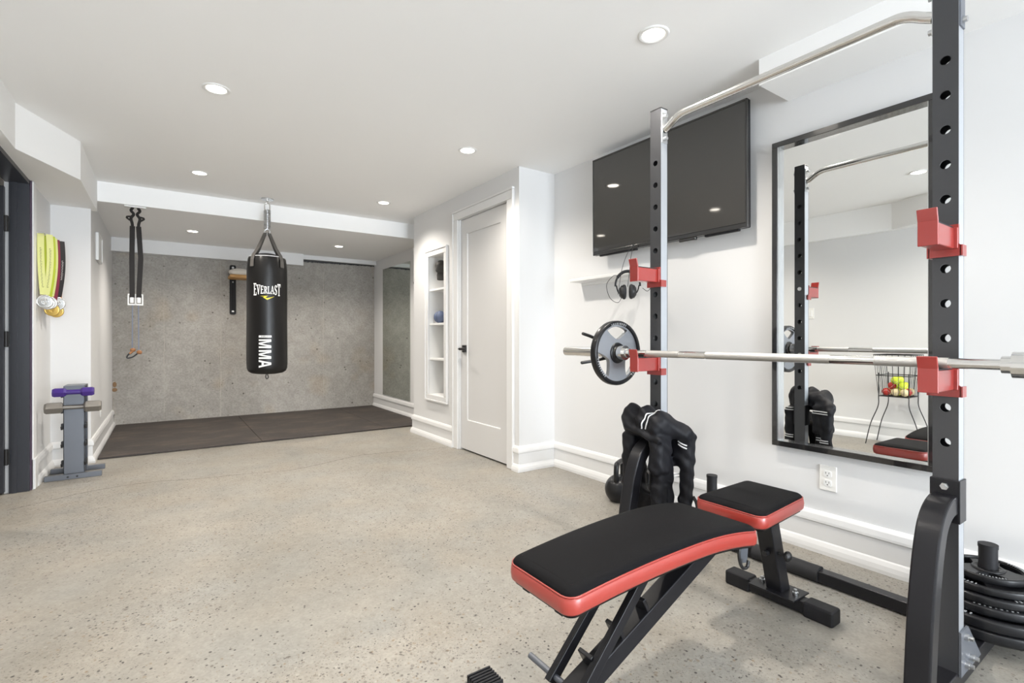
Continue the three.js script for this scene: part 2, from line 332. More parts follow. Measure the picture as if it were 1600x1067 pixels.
// "out" is on the right hand when walking along the path in (x, z)
struct('baseboard_right', sweep(BP, [[RX, BACK], [RX, -3.044], [CX, -3.044], [CX, -3.105]].reverse()), mat.trim, 'tall white stepped baseboard under the framed mirror');
struct('baseboard_closet', sweep(BP, [[CX, -4.058], [CX, -4.96], [2.53, -4.96]].reverse()), mat.trim, 'tall white stepped baseboard under the recessed shelf');
struct('baseboard_recess_right', sweep(BP, [[2.53, -4.96], [2.53, -7.2]].reverse()), mat.trim, 'tall white stepped baseboard under the alcove mirror');
struct('baseboard_left', sweep(BP, [[LX, -4.585], [LX, -5.2], [-0.48, -5.2], [-0.48, -7.2]]), mat.trim, 'tall white stepped baseboard behind the dumbbell stand');
struct('baseboard_left_near', sweep(BP, [[LX, BACK], [LX, -3.53]]), mat.trim, 'tall white stepped baseboard along the left wall beside the ball basket');

// closet door with casing
{
  const st = (x, y0, y1, z0, z1) => rbox(CX - x, CX, y0, y1, z0, z1, 0.005);
  struct('trim_closet_door', [st(0.018, 0, 2.047, -4.046, -3.972), st(0.018, 0, 2.047, -3.186, -3.117), st(0.0178, 2.0475, 2.114, -4.046, -3.117), st(0.024, 0, 2.114, -4.064, -4.0465), st(0.024, 0, 2.114, -3.1165, -3.099), st(0.0245, 2.1145, 2.134, -4.064, -3.099)], mat.trim, 'white moulded casing round the closet door');
  const d = new THREE.Group(); d.name = 'door_1'; d.userData = { kind: 'structure', label: 'white single panel closet door with black lever' }; scene.add(d);
  const x0 = 2.186, x1 = 2.222, za = -3.961, zb = -3.193;
  const sh = new THREE.Shape([[za, 0.014], [zb, 0.014], [zb, 2.04], [za, 2.04]].map((p) => new THREE.Vector2(p[0], p[1])));
  mesh('door_frame', extX(sh, x0, x1 - x0, 0.0, [rectHole(za + 0.105, zb - 0.125, 0.27, 1.915)]), mat.doorPaint, d);
  mesh('door_panel', box(x0 + 0.012, x1 - 0.01, 0.26, 1.925, za + 0.095, zb - 0.115), mat.doorPaint, d);
  const mz0 = za + 0.105, mz1 = zb - 0.125;
  mesh('panel_moulding', [bar([x0 + 0.008, 0.27, mz0], [x0 + 0.008, 0.27, mz1], 0.012, 0.012, 0.004, V(0, 1, 0)), bar([x0 + 0.008, 1.915, mz0], [x0 + 0.008, 1.915, mz1], 0.012, 0.012, 0.004, V(0, 1, 0)), rbox(x0 + 0.002, x0 + 0.014, 0.27, 1.915, mz0 - 0.006, mz0 + 0.006), rbox(x0 + 0.002, x0 + 0.014, 0.27, 1.915, mz1 - 0.006, mz1 + 0.006)], mat.trim, d);
  for (const y of [0.30, 1.775]) mesh('hinge', [cyl([x0 - 0.006, y - 0.045, zb + 0.0], [x0 - 0.006, y + 0.045, zb + 0.0], 0.0075, 10), box(x0 - 0.003, x0 + 0.002, y - 0.043, y + 0.043, zb - 0.018, zb)], mat.black, d);
  const h = part('door_lever', d);
  mesh('rose', rbox(x0 - 0.012, x0, 0.865, 0.93, -3.925, -3.86, 0.004), mat.black, h);
  mesh('spindle', cyl([x0, 0.897, -3.892], [x0 - 0.045, 0.897, -3.892], 0.011, 14), mat.black, h);
  mesh('lever', [rbox(x0 - 0.058, x0 - 0.042, 0.886, 0.908, -3.902, -3.79, 0.006), cyl([x0 - 0.04, 0.897, -3.892], [x0 - 0.066, 0.897, -3.892], 0.006, 10)], mat.black, h);
}
// dark doorway on the left wall
{
  const z0 = -4.48, z1 = -3.62;
  const sidegroove = (z, s) => [rbox(LX, LX + 0.016, 0, 2.018, Math.min(z, z - s * 0.098), Math.max(z, z - s * 0.098), 0.005)];
  struct('trim_dark_door', [rbox(LX, LX + 0.018, 0, 2.018, z0 - 0.10, z0 - 0.012, 0.005), rbox(LX, LX + 0.018, 0, 2.018, z1 + 0.012, z1 + 0.10, 0.005), rbox(LX, LX + 0.026, 0, 0.20, z0 - 0.105, z0 - 0.012, 0.004)], mat.trim, 'white casing beside the dark doorway');
  const d = new THREE.Group(); d.name = 'door_2'; d.userData = { kind: 'structure', label: 'black open door with black jamb and hinges' }; scene.add(d);
  mesh('jamb', [box(LX - 0.094, LX + 0.002, 0, 2.018, z0, z0 + 0.022), box(LX - 0.115, LX + 0.002, 0, 2.018, z1 - 0.022, z1), box(LX - 0.115, LX + 0.002, 1.99, 2.016, z0, z1), box(LX - 0.08, LX - 0.055, 0, 1.99, z0 + 0.022, z0 + 0.030)], mat.darkDoor, d);
  mesh('jamb_edge', [box(LX - 0.002, LX + 0.010, 0, 2.018, z0 - 0.012, z0 - 0.001)], mat.gasket, d);
  const lx = LX - 0.113;
  mesh('door_leaf', [rbox(lx - 0.82, lx, 0.012, 1.955, z0 + 0.004, z0 + 0.042, 0.003)], mat.darkDoor, d);
  for (const y of [0.235, 0.985, 1.72]) mesh('hinge', [cyl([LX - 0.104, y - 0.05, z0 + 0.036], [LX - 0.104, y + 0.05, z0 + 0.036], 0.009, 10), box(LX - 0.112, LX - 0.088, y - 0.048, y + 0.048, z0 + 0.022, z0 + 0.032)], mat.black, d);
}

// ---------------------------------------------------------------- lamps
function downlight(x, z, y, label, on = true) {
  const t = thing('downlight', label, 'ceiling light', [x, y, z], 0, 'recessed ceiling downlights');
  mesh('trim_ring', lathe([[0.045, -0.0005], [0.048, -0.004], [0.058, -0.006], [0.064, -0.003], [0.065, 0]].map(([a, b]) => [a, b]), 40), mat.white, t);
  mesh('diffuser', lathe([[0.0001, -0.0022], [0.03, -0.0022], [0.0455, -0.0018]], 32), mat.led, t);
  const l = new THREE.SpotLight(POT_COLOR, POT, 0, 1.25, 0.7, 2);
  l.position.set(0, -0.012, 0); l.target.position.set(0, -1, 0); l.castShadow = true; l.shadow.radius = 3.2; l.shadow.mapSize.set(1024, 1024); l.shadow.bias = -0.0005;
  t.add(l); t.add(l.target);
  return t;
}
downlight(1.695, -1.402, CEIL, 'round recessed downlight above the power rack');
downlight(0.22, -2.985, CEIL, 'recessed downlight over the open floor between the soffit and the closet door');
downlight(1.70, -2.988, CEIL, 'recessed downlight in front of the closet door corner');
downlight(0.226, -4.575, CEIL, 'recessed downlight between the hanging straps and the open floor');
downlight(1.705, -4.59, CEIL, 'recessed downlight beside the recessed shelf wall, before the beam');
downlight(0.245, -6.21, LOW, 'recessed downlight in the lowered ceiling, between straps and punching bag');
downlight(1.745, -6.22, LOW, 'recessed downlight in the lowered ceiling, near the alcove mirror');
downlight(0.22, -1.402, CEIL, 'recessed downlight seen in the framed mirror');
downlight(0.22, 0.19, CEIL, 'added downlight out of view behind the camera, filling the near floor');  // unseen extra lamp, added to brighten the floor near the camera
downlight(-1.6, -4.3, CEIL, 'recessed downlight in the hall beyond the dark doorway');

// ---------------------------------------------------------------- floor mats of the alcove
for (const [x0, x1, lab] of [[-0.445, 0.765, 'black rubber floor mat under the hanging straps'], [0.768, 1.985, 'black rubber floor mat under the punching bag'], [1.988, 2.497, 'narrow black rubber floor mat strip beside the alcove mirror']]) {
  const g = rbox(x0, x1, 0.001, 0.016, -7.195, -5.285 - (x0 > 1.9 ? 0.0 : 0), 0.003);
  tag(mesh('floor_mat', boxUV(g, 0.9), mat.rubber), lab, 'mat');
}
// ---------------------------------------------------------------- heavy bag
{
  const t = thing('punching_bag', 'black cylindrical punching bag with white lettering hanging from the ceiling', 'punching bag', [0.779, 0.664, -5.08], Math.atan2(0.779, -5.08) + 0);
  t.rotation.y = PI - Math.atan2(0.779, 5.08);
  const c = document.createElement('canvas'); c.width = 1024; c.height = 1024;
  const x = c.getContext('2d');
  x.fillStyle = '#141313'; x.fillRect(0, 0, 1024, 1024);
  const H = 1.07, py = (y) => 1024 * (1 - y / H);
  // EVERLAST: tall outer letters, low inner ones
  x.fillStyle = '#f4f4f2'; x.textAlign = 'center'; x.textBaseline = 'alphabetic';
  const word = 'EVERLAST', wd = [30, 30, 27, 29, 25, 30, 26, 32]; let tot = wd.reduce((a, b) => a + b, 0), cx = 512 - tot / 2;
  const base = py(0.722);
  for (let i = 0; i < 8; i++) {
    const k = Math.abs((i - 3.5) / 3.5), hgt = 58 + 40 * k * k; x.save(); x.translate(cx + wd[i] / 2, base + 16 * k * k - 3); x.font = 'bold 60px serif';
    const m = x.measureText(word[i]).width || 40; x.scale((wd[i] - 1) / m, hgt / 41); x.fillText(word[i], 0, 0); x.restore(); cx += wd[i];
  }
  x.fillStyle = '#d8c936'; const ey = base + 16;
  x.beginPath(); x.moveTo(452, ey + 4); x.lineTo(520, ey); x.lineTo(500, ey + 14); x.lineTo(512, ey + 20); x.lineTo(572, ey + 4); x.lineTo(512, ey + 36); x.lineTo(478, ey + 14); x.lineTo(490, ey + 8); x.closePath(); x.fill();
  // MMA running down the bag
  x.fillStyle = '#f4f4f2'; x.save(); x.translate(496, py(0.352)); x.rotate(PI / 2);
  x.fillRect(0, -50, 18, 100);
  x.textAlign = 'left'; x.font = 'bold 100px sans-serif'; const mw = x.measureText('MMA').width || 240; x.save(); x.translate(24, 50); x.scale(250 / mw, 1.36); x.fillText('MMA', 0, 0); x.restore();
  x.save(); x.translate(14, 0); x.rotate(-PI / 2); x.fillStyle = '#141313'; x.font = 'bold 14px sans-serif'; x.textAlign = 'center'; x.fillText('EVERLAST', 0, 0); x.restore();
  x.restore();
  const tx = new THREE.CanvasTexture(c); tx.colorSpace = THREE.SRGBColorSpace; tx.magFilter = THREE.LinearFilter;
  const prof = [[0.0001, 0.0], [0.08, 0.002], [0.13, 0.010], [0.157, 0.028], [0.168, 0.055], [0.171, 0.1], [0.171, 0.25], [0.169, 0.5], [0.169, 0.8], [0.168, 0.95], [0.163, 1.01], [0.157, 1.05], [0.150, 1.066], [0.144, 1.07]];
  const g = lathe(prof, 64), pp = g.attributes.position, uu = g.attributes.uv;
  for (let i = 0; i < pp.count; i++) { const a = uu.getX(i) * 2 * PI, y = pp.getY(i), r = 1 + 0.006 * Math.sin(a * 3 + y * 9) + (y > 0.9 ? 0.012 * Math.sin(a * 14) * (y - 0.9) * 6 : 0); pp.setX(i, pp.getX(i) * r); pp.setZ(i, pp.getZ(i) * r); uu.setY(i, y / H); }
  g.computeVertexNormals();
  mesh('bag_body', g, P(1, 1, 1, 0.36, { map: tx, specularIntensity: 0.7 }), t);
  mesh('top_cover', lathe([[0.0001, 1.105], [0.06, 1.10], [0.11, 1.085], [0.146, 1.055]], 40), mat.blackMatte, t);
  mesh('top_piping', new THREE.TorusGeometry(0.152, 0.0035, 8, 60).rotateX(PI / 2).translate(0, 1.064, 0), mat.reflective, t);
  mesh('bottom_loop', [tube([[0, 0.004, 0], [0.012, -0.02, 0], [0.004, -0.045, 0], [-0.01, -0.03, 0], [0, 0.0, 0]], 0.006, 20, 6)], mat.bagStrap, t);
  for (let k = 0; k < 4; k++) {
    const a = PI / 4 + k * PI / 2, ca = Math.cos(a), sa = Math.sin(a), w = 0.019;
    const pts = [[0.172, 0.965], [0.168, 1.03], [0.152, 1.075], [0.10, 1.145], [0.022, 1.29]], pos = [];
    for (let i = 0; i < pts.length - 1; i++) { const f = (p, s, o) => [ca * (p[0] + o) - sa * s * w, p[1] + o * .3, sa * (p[0] + o) + ca * s * w]; const A = pts[i], B = pts[i + 1]; for (const o of [0, 0.004]) pos.push(...f(A, -1, o), ...f(A, 1, o), ...f(B, 1, o), ...f(A, -1, o), ...f(B, 1, o), ...f(B, -1, o)); for (const s of [-1, 1]) pos.push(...f(A, s, 0), ...f(A, s, .004), ...f(B, s, .004), ...f(A, s, 0), ...f(B, s, .004), ...f(B, s, 0)); }
    const q = new THREE.BufferGeometry(); q.setAttribute('position', new THREE.Float32BufferAttribute(pos, 3)); q.computeVertexNormals();
    mesh('strap', q, mat.bagStrap, t);
  }
  mesh('hanger_ring', new THREE.TorusGeometry(0.022, 0.005, 8, 24).translate(0, 1.305, 0), mat.zinc, t);
  const s = part('spring_mount', t);
  const coil = []; for (let i = 0; i <= 160; i++) coil.push([0.027 * Math.cos(i * .5), 1.335 + i * 0.00105, 0.027 * Math.sin(i * .5)]);
  mesh('spring', tube(coil, 0.004, 500, 6), mat.zinc, s);
  mesh('spring_core', cyl([0, 1.33, 0], [0, 1.505, 0], 0.021, 16), mat.zinc, s);
  mesh('shackle', [tube([[0.02, 1.49, 0], [0.02, 1.55, 0], [0, 1.572, 0], [-0.02, 1.55, 0], [-0.02, 1.49, 0]], 0.005, 24, 8), cyl([0, 1.565, 0], [0, 1.602, 0], 0.007, 10)], mat.chrome, s);
  mesh('ceiling_plate', [cyl([0, 1.598, 0], [0, 1.606, 0], 0.055, 28)], mat.zinc, s);
}
// ---------------------------------------------------------------- suspension straps
{
  const t = thing('suspension_straps', 'black suspension trainer straps with white buckles hanging from the beam', 'exercise straps', [-0.2, 0.82, -5.33]);
  mesh('anchor_plate', rbox(-0.075, 0.075, 1.276, 1.288, -0.03, 0.03, 0.003), mat.white, t);
  for (const s of [-1, 1]) {
    mesh('loop', [tube([[s * 0.018, 1.276, 0], [s * 0.03, 1.25, 0.008], [s * 0.012, 1.22, 0.01], [s * 0.03, 1.185, 0.005], [s * 0.022, 1.14, 0], [s * 0.02, 1.10, 0]], 0.011, 30, 8), tube([[s * 0.02, 1.20, 0.012], [s * 0.06, 1.19, 0.015], [s * 0.035, 1.165, 0.012]], 0.008, 14, 6)], mat.strap, t);
    const dr = s < 0 ? [0, 0, 0, 0] : [0, 0.012, 0.008, 0];
    for (const o of [-0.010, 0.012]) mesh('webbing', [bar([s * 0.021, 1.12, o * .4], [s * 0.024 + dr[1], 0.85, o], 0.004, 0.036, 0.0015), bar([s * 0.024 + dr[1], 0.855, o], [s * 0.022, 0.515, o * .5], 0.004, 0.036, 0.0015)], mat.strap, t);
    const b = part('buckle', t, [s * 0.024, 0, 0]);
    mesh('frame', [rbox(-0.030, -0.020, 0.455, 0.545, -0.006, 0.006, 0.003), rbox(0.020, 0.030, 0.455, 0.545, -0.006, 0.006, 0.003), rbox(-0.03, 0.03, 0.45, 0.462, -0.006, 0.006, 0.003), rbox(-0.03, 0.03, 0.535, 0.547, -0.006, 0.006, 0.003), rbox(-0.012, 0.012, 0.47, 0.54, 0.004, 0.008, 0.002)], mat.white, b);
    mesh('cord', cyl([s * 0.020, 0.46, 0], [s * 0.022, 0.075, 0], 0.0045, 8), mat.cord, t);
    mesh('toggle', [new THREE.SphereGeometry(0.020, 12, 10).scale(1, 0.85, 1).translate(s * 0.022 + 0.004, 0.072 - (s > 0 ? 0.02 : 0), 0), cyl([s * 0.02, 0.06, 0.005], [s * 0.04, 0.04, 0.012], 0.009, 8)], M(0.30, 0.13, 0.05, 0.6), t);
  }
  mesh('foot_loop', tube([[-0.02, 0.06, 0], [-0.05, 0.03, 0.01], [-0.055, 0.005, 0.01], [-0.02, 0.012, 0.01], [0.012, 0.04, 0]], 0.006, 30, 8), mat.black, t);
}
// ---------------------------------------------------------------- speed bag bracket on the concrete
{
  const t = thing('wall_bracket_shelf', 'small wooden shelf on a black steel bracket on the concrete wall', 'shelf', [0.71, 1.292, -7.2]);
  mesh('bracket_rail', [ext(roundRect(-0.033, 0.033, 0, 0.615, 0.018), 0.012, 0.002).translate(0, 0, 0.001), box(-0.018, -0.008, 0.06, 0.44, 0.012, 0.024), box(0.008, 0.018, 0.06, 0.44, 0.012, 0.024)], mat.blackMatte, t);
  for (const [y, r] of [[0.035, 0.015], [0.405, 0.010], [0.555, 0.008], [0.585, 0.014]]) mesh('bolt', new THREE.SphereGeometry(r, 14, 8).scale(1.1, 1, 0.5).translate(0, y, 0.016), mat.zinc, t);
  mesh('shelf_board', boxUV(rbox(-0.055, 0.36, 0.435, 0.475, 0.015, 0.28, 0.008), 3), mat.wood, t);
  const cu = tag(mesh('folded_cloth', field((x, y, z) => smin(sdBox(x, y, z, [0.80, 1.789, -7.03], [0.13, 0.021, 0.11], 0.02), sdEll(x, y, z, [0.77, 1.805, -7.02], [0.12, 0.046, 0.10]), 0.03), [0.79, 1.80, -7.03], 0.16, 44), mat.linen), 'cream folded cloth lying on the small wooden bracket shelf', 'cloth');
}
// alcove mirror and coat hook
tag(mesh('alcove_mirror', [box(2.522, 2.53, 0.205, 1.955, -6.83, -5.885)], mat.mirrorFar), 'tall frameless mirror on the alcove side wall', 'mirror');
tag(mesh('coat_hook', [rbox(2.522, 2.53, 1.585, 1.655, -5.60, -5.57, 0.003), tube([[2.525, 1.60, -5.585], [2.49, 1.595, -5.585], [2.455, 1.625, -5.585], [2.44, 1.66, -5.585]], 0.007, 20, 8)], mat.black), 'black coat hook on the alcove wall beside the tall mirror', 'hook');
// wall plates in the alcove
{
  const t = thing('wall_vent', 'white square cover plate high on the left alcove wall', 'cover plate', [-0.48, 1.66, -5.70]);
  mesh('plate', rbox(0, 0.016, 0, 0.235, -0.17, 0.17, 0.004), mat.white, t);
  mesh('rim', [rbox(0.012, 0.022, 0, 0.235, -0.17, -0.155, 0.003), rbox(0.012, 0.022, 0, 0.235, 0.155, 0.17, 0.003), rbox(0.012, 0.022, 0, 0.015, -0.155, 0.155, 0.003), rbox(0.012, 0.022, 0.22, 0.235, -0.155, 0.155, 0.003)], mat.white, t);
}
function outlet(name, label, category, kind) {
  const t = thing(name, label, category);               // local: plate in (z, y), sticking out along -x
  mesh('plate', rbox(-0.006, 0, 0, 0.115, -0.0365, 0.0365, 0.003), mat.plate, t);
  if (kind === 'switch') mesh('rocker', rbox(-0.010, -0.005, 0.024, 0.091, -0.017, 0.017, 0.002), mat.white, t);
  else for (const y of [0.036, 0.078]) {
    const r = mesh('receptacle', extX(roundRect(-0.017, 0.017, y - 0.014, y + 0.014, 0.009), -0.009, 0.004), mat.white, t);
    mesh('slots', [box(-0.0096, -0.0086, y + 0.0, y + 0.009, -0.0075, -0.0055), box(-0.0096, -0.0086, y, y + 0.008, 0.0055, 0.0075), cyl([-0.0096, y - 0.007, 0], [-0.0086, y - 0.007, 0], 0.0026, 10)], mat.slot, r);
  }
  return t;
}
outlet('wall_outlet', 'white double wall outlet below the framed mirror', 'outlet').position.set(RX, 0.29, -1.073);
{ const o = outlet('wall_outlet', 'white wall outlet low on the left alcove wall', 'outlet'); o.position.set(-0.48, 0.275, -5.92); o.rotation.y = PI; }
{ const o = outlet('light_switch', 'white light switch on the left wall, seen in the framed mirror', 'switch', 'switch'); o.position.set(LX, 1.20, -2.62); o.rotation.y = PI; }

// ---------------------------------------------------------------- recessed shelf in the closet wall
{
  const t = thing('recessed_shelf', 'white framed recessed wall shelf with four compartments', 'shelf', [CX, 0.38, -4.41]);
  const z0 = -0.172, z1 = 0.172, y0 = 0.06, y1 = 1.415;
  const fr = (a, b, c, d) => rbox(-0.018, 0.001, a, b, c, d, 0.005);
  mesh('frame', [fr(0.0145, y0, -0.218, 0.218), fr(y1, 1.4615, -0.218, 0.218), fr(y0 + 0.0005, y1 - 0.0005, -0.218, z0), fr(y0 + 0.0005, y1 - 0.0005, z1, 0.218), rbox(-0.026, 0.001, -0.004, 0.014, -0.236, 0.236, 0.004), rbox(-0.026, 0.001, 1.462, 1.48, -0.236, 0.236, 0.004), rbox(-0.026, 0.001, 0.0145, 1.4615, -0.236, -0.2185, 0.004), rbox(-0.026, 0.001, 0.0145, 1.4615, 0.2185, 0.236, 0.004)], mat.trim, t);
  mesh('cabinet_box', [box(0.25, 0.262, y0 - 0.012, y1 + 0.012, z0 - 0.012, z1 + 0.012), box(0.001, 0.25, y0 - 0.012, y0, z0 - 0.012, z1 + 0.012), box(0.001, 0.25, y1, y1 + 0.012, z0 - 0.012, z1 + 0.012), box(0.001, 0.25, y0, y1, z0 - 0.012, z0), box(0.001, 0.25, y0, y1, z1, z1 + 0.012)], mat.white, t);
  for (const y of [0.408, 0.751, 1.087]) mesh('shelf', rbox(0.002, 0.25, y - 0.012, y + 0.008, z0, z1, 0.003), mat.white, t);
}
{
  const gl = (x, y, z, cx, cy, cz) => smin(sdEll(x, y, z, [cx, cy + 0.135, cz], [0.062, 0.062, 0.055]), smin(sdCap(x, y, z, [cx, cy + 0.035, cz], [cx, cy + 0.09, cz], 0.036, 0.040), sdCap(x, y, z, [cx - 0.05, cy + 0.09, cz + 0.02], [cx - 0.045, cy + 0.14, cz + 0.03], 0.02), 0.02), 0.02);
  const t = thing('boxing_glove', 'dark boxing glove hanging in the top compartment of the recessed shelf', 'glove', [2.25, 1.565, -4.48]);
  mesh('mitt', field((x, y, z) => gl(x, y, z, 0, 0.0, 0), [0, 0.105, 0], 0.125, 36), mat.glove, t);
  mesh('cuff', lathe([[0.034, 0], [0.041, 0.004], [0.043, 0.05], [0.040, 0.066]], 24), mat.glove, t);
  mesh('hanging_loop', tube([[0.03, 0.06, 0.03], [0.062, 0.14, 0.045], [0.04, 0.205, 0.03], [0.02, 0.2297, 0.02]], 0.004, 24, 6), mat.strap, t);
  const b = thing('medicine_ball', 'small blue grey ball in the second compartment of the recessed shelf', 'ball', [2.25, 1.139, -4.505]);
  mesh('ball', new THREE.SphereGeometry(0.062, 28, 20).translate(0, 0.062, 0), mat.blueGrey, b);
  mesh('seam', new THREE.TorusGeometry(0.0615, 0.002, 6, 40).rotateY(0.5).translate(0, 0.062, 0), mat.slot, b);
}
// ---------------------------------------------------------------- framed mirror on the right wall
{
  const t = thing('framed_mirror', 'large black framed mirror on the white wall behind the rack', 'mirror', [RX, 0.465, -0.99]);
  const z0 = -0.322, z1 = 0.322, H = 1.485, d = 0.042, w = 0.026;
  const R = (a, b, c, e) => rbox(-d, 0, a, b, c, e, 0.002);
  mesh('frame', [R(0, w, z0, z1), R(H - w, H, z0, z1), R(w, H - w, z0, z0 + w), R(w, H - w, z1 - w, z1)], mat.glossBlack, t);
  mesh('inner_edge', [box(-d + 0.004, -0.008, w, H - w, z0 + w, z0 + w + 0.0025), box(-d + 0.004, -0.008, w, H - w, z1 - w - 0.0025, z1 - w)], mat.zinc, t);
  mesh('glass', box(-0.010, -0.004, w - 0.002, H - w + 0.002, z0 + w - 0.002, z1 - w + 0.002), mat.mirror, t);
}
// ---------------------------------------------------------------- television, wall shelf, headphones
{
  const t = thing('television', 'flat black television tilted down on the white wall', 'television', [2.432, 1.553, -1.963]);
  t.rotation.z = 0.006; t.rotation.y = 0.008;
  const W = 0.552, H = 0.652;
  mesh('case', [rbox(-0.012, 0.02, 0, H, -W, W, 0.006), rbox(0.01, 0.05, 0.06, H - 0.2, -W + 0.12, W - 0.12, 0.012)], mat.plastic, t);
  mesh('screen', box(-0.0135, -0.011, 0.026, H - 0.012, -W + 0.011, W - 0.011), mat.screen, t);
  mesh('bezel', [rbox(-0.016, 0, 0, 0.024, -W, W, 0.004), rbox(-0.016, 0, H - 0.011, H, -W, W, 0.003), rbox(-0.016, 0, 0.02, H, -W, -W + 0.010, 0.003), rbox(-0.016, 0, 0.02, H, W - 0.010, W, 0.003)], mat.glossBlack, t);
  mesh('sensor', rbox(-0.014, 0.008, -0.016, 0.002, 0.14, 0.25, 0.006), mat.glossBlack, t);
  mesh('speaker_strip', rbox(-0.006, 0.015, -0.010, 0.004, 0.30, 0.50, 0.004), mat.plastic, t);
  mesh('speaker_strip', rbox(-0.006, 0.015, -0.010, 0.004, -0.50, -0.18, 0.004), mat.plastic, t);
  mesh('wall_mount', [rbox(0.049, 0.076, 0.05, 0.40, -0.2, 0.2, 0.003), rbox(0.02, 0.05, 0.2, 0.26, -0.05, 0.05, 0.003)], mat.black, t);
  const s = thing('wall_shelf', 'narrow white floating shelf under the television', 'shelf', [RX, 1.392, -2.44]);
  mesh('board', rbox(-0.115, 0, 0, 0.022, -0.30, 0.30, 0.004), mat.white, s);
  mesh('rear_cleat', box(-0.022, 0, -0.02, 0, -0.27, 0.27), mat.white, s);
  const h = thing('headphones', 'black over ear headphones hanging by the small shelf with a cable', 'headphones', [2.374, 1.262, -2.165], -0.75);
  const pts = []; for (let i = 0; i <= 20; i++) { const a = PI * (i / 20) * 1.04 - 0.06; pts.push([Math.cos(a) * 0.075, 0.058 + Math.sin(a) * 0.088, 0]); }
  mesh('headband', [tube(pts, 0.006, 60, 8), tube(pts.slice(4, 17), 0.0095, 40, 8)], mat.plastic, h);
  for (const sd of [-1, 1]) {
    const e = part('ear_cup', h, [sd * 0.025, 0.0, sd * 0.012]);
    mesh('cushion', new THREE.TorusGeometry(0.026, 0.013, 12, 28).scale(1, 1.2, 1).rotateY(PI / 2).translate(-sd * 0.004, 0.018, 0), mat.blackMatte, e);
    mesh('shell', lathe([[0.0001, 0.026], [0.02, 0.024], [0.034, 0.012], [0.036, 0]], 28).rotateZ(-sd * PI / 2).scale(1, 1.18, 1).translate(sd * 0.002, 0.018, 0), mat.black, e);
    mesh('yoke', [tube([[sd * 0.018, -0.0, 0.0], [sd * 0.034, 0.022, 0.0], [sd * 0.044, 0.058, -sd * 0.008]], 0.0045, 16, 6)], mat.plastic, e);
  }
  mesh('cable', [tube([[-0.03, 0.0, 0.0], [-0.06, -0.05, 0.02], [-0.11, -0.02, 0.03], [-0.13, 0.06, 0.03], [-0.09, 0.115, 0.02], [-0.06, 0.12, 0.0]], 0.0018, 60, 6), tube([[0.0, 0.05, 0.0], [0.01, 0.14, 0.01], [0.02, 0.24, 0.015], [0.035, 0.31, 0.01]], 0.0018, 40, 6), tube([[-0.06, 0.0, 0.01], [-0.035, 0.16, 0.01], [0.0, 0.26, 0.012], [0.035, 0.312, 0.01]], 0.0018, 40, 6), tube([[0.09, 0.04, 0], [0.12, 0.02, 0.01], [0.145, 0.06, 0.01], [0.15, 0.12, 0]], 0.0018, 40, 6)], mat.black, h);
  mesh('hanging_peg', cyl([0, 0.142, -0.004], [0.055, 0.142, 0.062], 0.004, 8), mat.black, h);
}

// ---------------------------------------------------------------- power rack
const UX = 1.822, ZN = -0.4735, ZF = -1.497, UH = 2.02;
const holeY = [0.695, 0.7935, 0.892, 0.9905, 1.089, 1.1875, 1.286, 1.3845, 1.483, 1.5815, 1.68, 1.7785];
function jhook(parent, y, z) {                        // pinned at hole height y, opening towards -x
  const h = part('safety_hook', parent, [UX, y, z]);
  const sh = new THREE.Shape([[-0.036, -0.066], [0.036, -0.066], [0.036, -0.036], [0.031, -0.032], [0.031, 0.022], [-0.031, 0.022], [-0.031, -0.032], [-0.036, -0.036]].map((p) => new THREE.Vector2(p[0], p[1])));
  mesh('back_plate', [extX(sh, -0.009, 0.008), box(-0.009, 0.026, -0.066, -0.036, 0.034, 0.040), box(-0.009, 0.026, -0.066, -0.036, -0.040, -0.034)], mat.red, h);
  mesh('arm', [rbox(-0.138, -0.006, -0.046, 0.012, -0.022, 0.022, 0.003), bar([-0.012, -0.046, 0.025], [-0.012, 0.012, 0.025], 0.012, 0.006, 0.002)], mat.red, h);
  mesh('front_lip', [bar([-0.140, -0.048, 0], [-0.140, 0.020, 0], 0.045, 0.006, 0.002), bar([-0.140, 0.017, 0], [-0.149, 0.050, 0], 0.045, 0.006, 0.002)], mat.red, h);
  mesh('liner', rbox(-0.136, -0.010, 0.011, 0.017, -0.019, 0.019, 0.002), mat.blackMatte, h);
  mesh('pin', cyl([0, -0.0, 0], [0.05, -0.0, 0], 0.011, 12), mat.zinc, h);
  return h;
}
